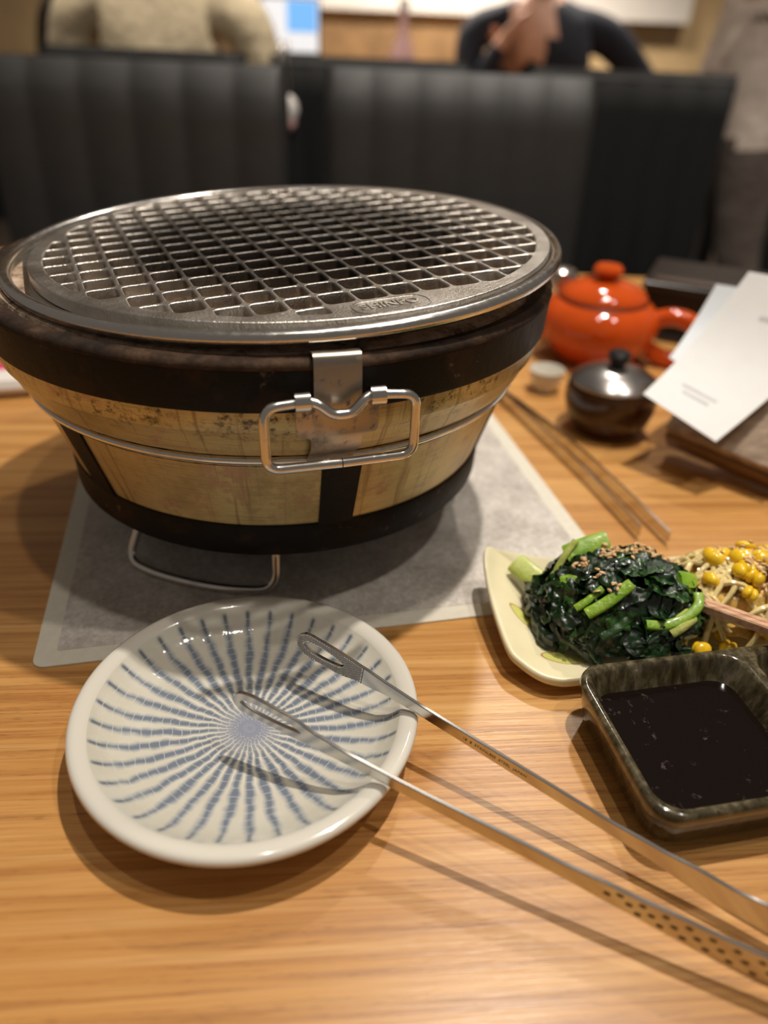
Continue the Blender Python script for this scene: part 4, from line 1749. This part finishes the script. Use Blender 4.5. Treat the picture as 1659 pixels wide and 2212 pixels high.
def person(x, y, face, top, label, lean=(0, 0), armL=None, armR=None, headturn=0, bottom='trouser', hair='hair', wide=1.0, hipz=.50, stride=False):
    """seated figure; face = yaw of its forward direction; arms = (elbow, wrist) in local (right, fwd, up) metres above the floor"""
    f = Vector((math.cos(face), math.sin(face), 0))
    r = Vector((math.sin(face), -math.cos(face), 0))
    O = Vector((x, y, FLOOR))

    def W(a, b, c_):
        return O + r * a + f * b + Vector((0, 0, c_))
    lx, ly = lean
    pel = W(0, 0, hipz)
    bel = W(lx * .35, ly * .35, hipz + .20)
    che = W(lx * .8, ly * .8, hipz + .40)
    nb = W(lx, ly, hipz + .55)
    nk = W(lx * 1.05, ly * 1.05 + .015, hipz + .62)
    h1 = W(lx * 1.1, ly * 1.1 + .03, hipz + .69)
    h2 = W(lx * 1.1, ly * 1.1 + .03, hipz + .77)
    h3 = W(lx * 1.1, ly * 1.1 + .01, hipz + .845)
    ch = [(1, [(pel, (.15, .12)), (bel, (.14, .11)), (che, (.165 * wide, .115)), (nb, (.075, .07))]),
          (0, [(nb, (.075, .07)), (nk, (.052, .055)), (h1, (.062, .072)), (h2, (.074, .088)), (h3, (.055, .065))])]
    hands = []
    for s, arm_ in ((-1, armL), (1, armR)):
        sh = W(lx + s * .185 * wide, ly * .97, hipz + .51)
        if arm_ is None:
            arm_ = ((s * .25, .06, hipz + .22), (s * .18, .27, hipz + .20))
        el, wr = W(*arm_[0]), W(*arm_[1])
        d = (wr - el).normalized()
        ch.append((1, [(nb, (.075, .07)), (sh, .072), (sh.lerp(el, .5), .056), (el, .047), (el.lerp(wr, .5), .041), (wr, .033)]))
        pa = wr + d * .055
        hands.append(pa)
        ch.append((0, [(wr, .033), (pa, (.034, .018))]))
        side = d.cross(Vector((0, 0, 1)))
        if side.length < .1:
            side = r.copy()
        side.normalize()
        dn = d.cross(side).normalized()
        for q, ln in ((-1.5, .060), (-.5, .074), (.5, .078), (1.5, .068)):
            b0 = pa + side * q * .017 + d * .015
            b1 = b0 + d * ln * .5 + dn * .006
            b2 = b0 + d * ln * .9 + dn * .024
            ch.append((0, [(pa, (.034, .018)), (b0, .0095), (b1, .009), (b2, .0075)]))
        t0 = wr + d * .022 - side * .034 * s
        ch.append((0, [(wr, .033), (t0, .011), (t0 + d * .034 - side * .010 * s, .009)]))
    for s in (-1, 1):
        hp_ = W(s * .10, .03, hipz - .01)
        kn_ = W(s * .12, .44, hipz + .00)
        an = W(s * .12, .42, .09)
        if stride:
            kn_ = W(s * .11, .10 if s > 0 else -.02, .50)
            an = W(s * .11, .05 if s > 0 else -.20, .10)
        ch.append((2, [(pel, (.15, .12)), (hp_, .092), (hp_.lerp(kn_, .5), .080), (kn_, .060), (kn_.lerp(an, .45), .052), (an, .038)]))
        ch.append((3, [(an, .038), (an + f * .08 + Vector((0, 0, -.045)), .036), (an + f * .16 + Vector((0, 0, -.056)), .028)]))
    zhem = pel.z + (-.13 if stride else .03)
    b = skin_body('person', ch, [M['skin'], M[top], M[bottom], M['shoe']], label, nb.z + .045, zhem, hands)
    # hair, ears, nose, eyes
    tr = Matrix.Rotation(headturn, 3, 'Z')
    hc = h2 + Vector((0, 0, .012))
    mb = MB()
    fl = tr @ f
    rl = tr @ r

    def hairf(u, v):
        a = 2 * PI * u
        p = PI / 2 - v * 1.9
        dirv = fl * (math.cos(p) * math.cos(a)) + rl * (math.cos(p) * math.sin(a)) + Vector((0, 0, math.sin(p)))
        front = max(0.0, math.cos(a))
        k_ = 1.0
        if p < .45 and front > .35:
            k_ = .80
        return hc + Vector((dirv.x * .092 * k_, dirv.y * .092 * k_, dirv.z * .112)) - fl * .008
    mb.grid(hairf, 32, 14)
    mb.build('hair', M[hair], b)
    for s in (-1, 1):
        MB().ball(h2 + fl * .080 + rl * s * .030 + Vector((0, 0, -.004)), .011, 10, 6).build('eye', M['eye'], b)
        MB().ball(h2 + rl * s * .080 + Vector((0, 0, -.012)), (.012, .012, .026), 10, 6).build('ear', M['skin'], b)
    mb = MB().tube([h2 + fl * .080 + Vector((0, 0, .002)), h2 + fl * .100 + Vector((0, 0, -.030)), h2 + fl * .086 + Vector((0, 0, -.040))], [.008, .014, .010], 8)
    mb.build('nose', M['skin'], b)
    MB().ball(h1 + fl * .074 + Vector((0, 0, .004)), (.022, .012, .006), 12, 6).build('mouth', M['palepink'], b)
    return b


person(-.590, 2.12, PI / 2, 'cream', 'person in a cream knit sweater seated with their back to the grill', lean=(0, .02), armL=((-.285, .02, .74), (-.24, .22, .76)), armR=((.285, .02, .74), (.24, .22, .76)), wide=1.12)
person(-1.13, 3.35, -PI / 2, 'maroon', 'person in dark clothing at the far left edge of the background', lean=(0, .04), armL=((-.24, .16, .78), (-.05, .24, .99)))
person(.640, 3.30, -PI / 2, 'navy', 'person in navy resting their chin on a raised hand', lean=(.16, .14), armR=((.40, .24, .80), (.31, .26, .96)), armL=((-.34, .14, .78), (-.16, .26, .80)), wide=1.35)
person(.900, 2.200, math.radians(184), 'beige', 'person in a greige top and brown trousers walking past at the right edge', lean=(0, .02), armL=((-.27, -.05, 1.13), (-.15, .16, 1.17)), armR=((.27, -.05, 1.13), (.15, .16, 1.17)), bottom='trouser', hipz=.92, stride=True, wide=1.05)

# small pouch hanging between the facing chairs
ph = empty('hanging_pouch', (-.2670, 1.905, 0), 0, 'small white and pink pouch hanging in the gap between the two facing chairs', 'pouch')
MB().tube(catmull([(-.010, 0, .135), (-.008, .004, .200), (-.006, .022, .236), (0, .045, .240), (.006, .022, .236), (.008, .004, .200), (.010, 0, .135)], 6, False), .006, 8).build('strap', M['lid'], ph)
MB().ball((0, 0, .115), (.032, .016, .034), 18, 12).build('white_body', M['white'], ph)
MB().ball((0, 0, .088), (.026, .014, .020), 18, 10).build('pink_base', M['palepink'], ph)
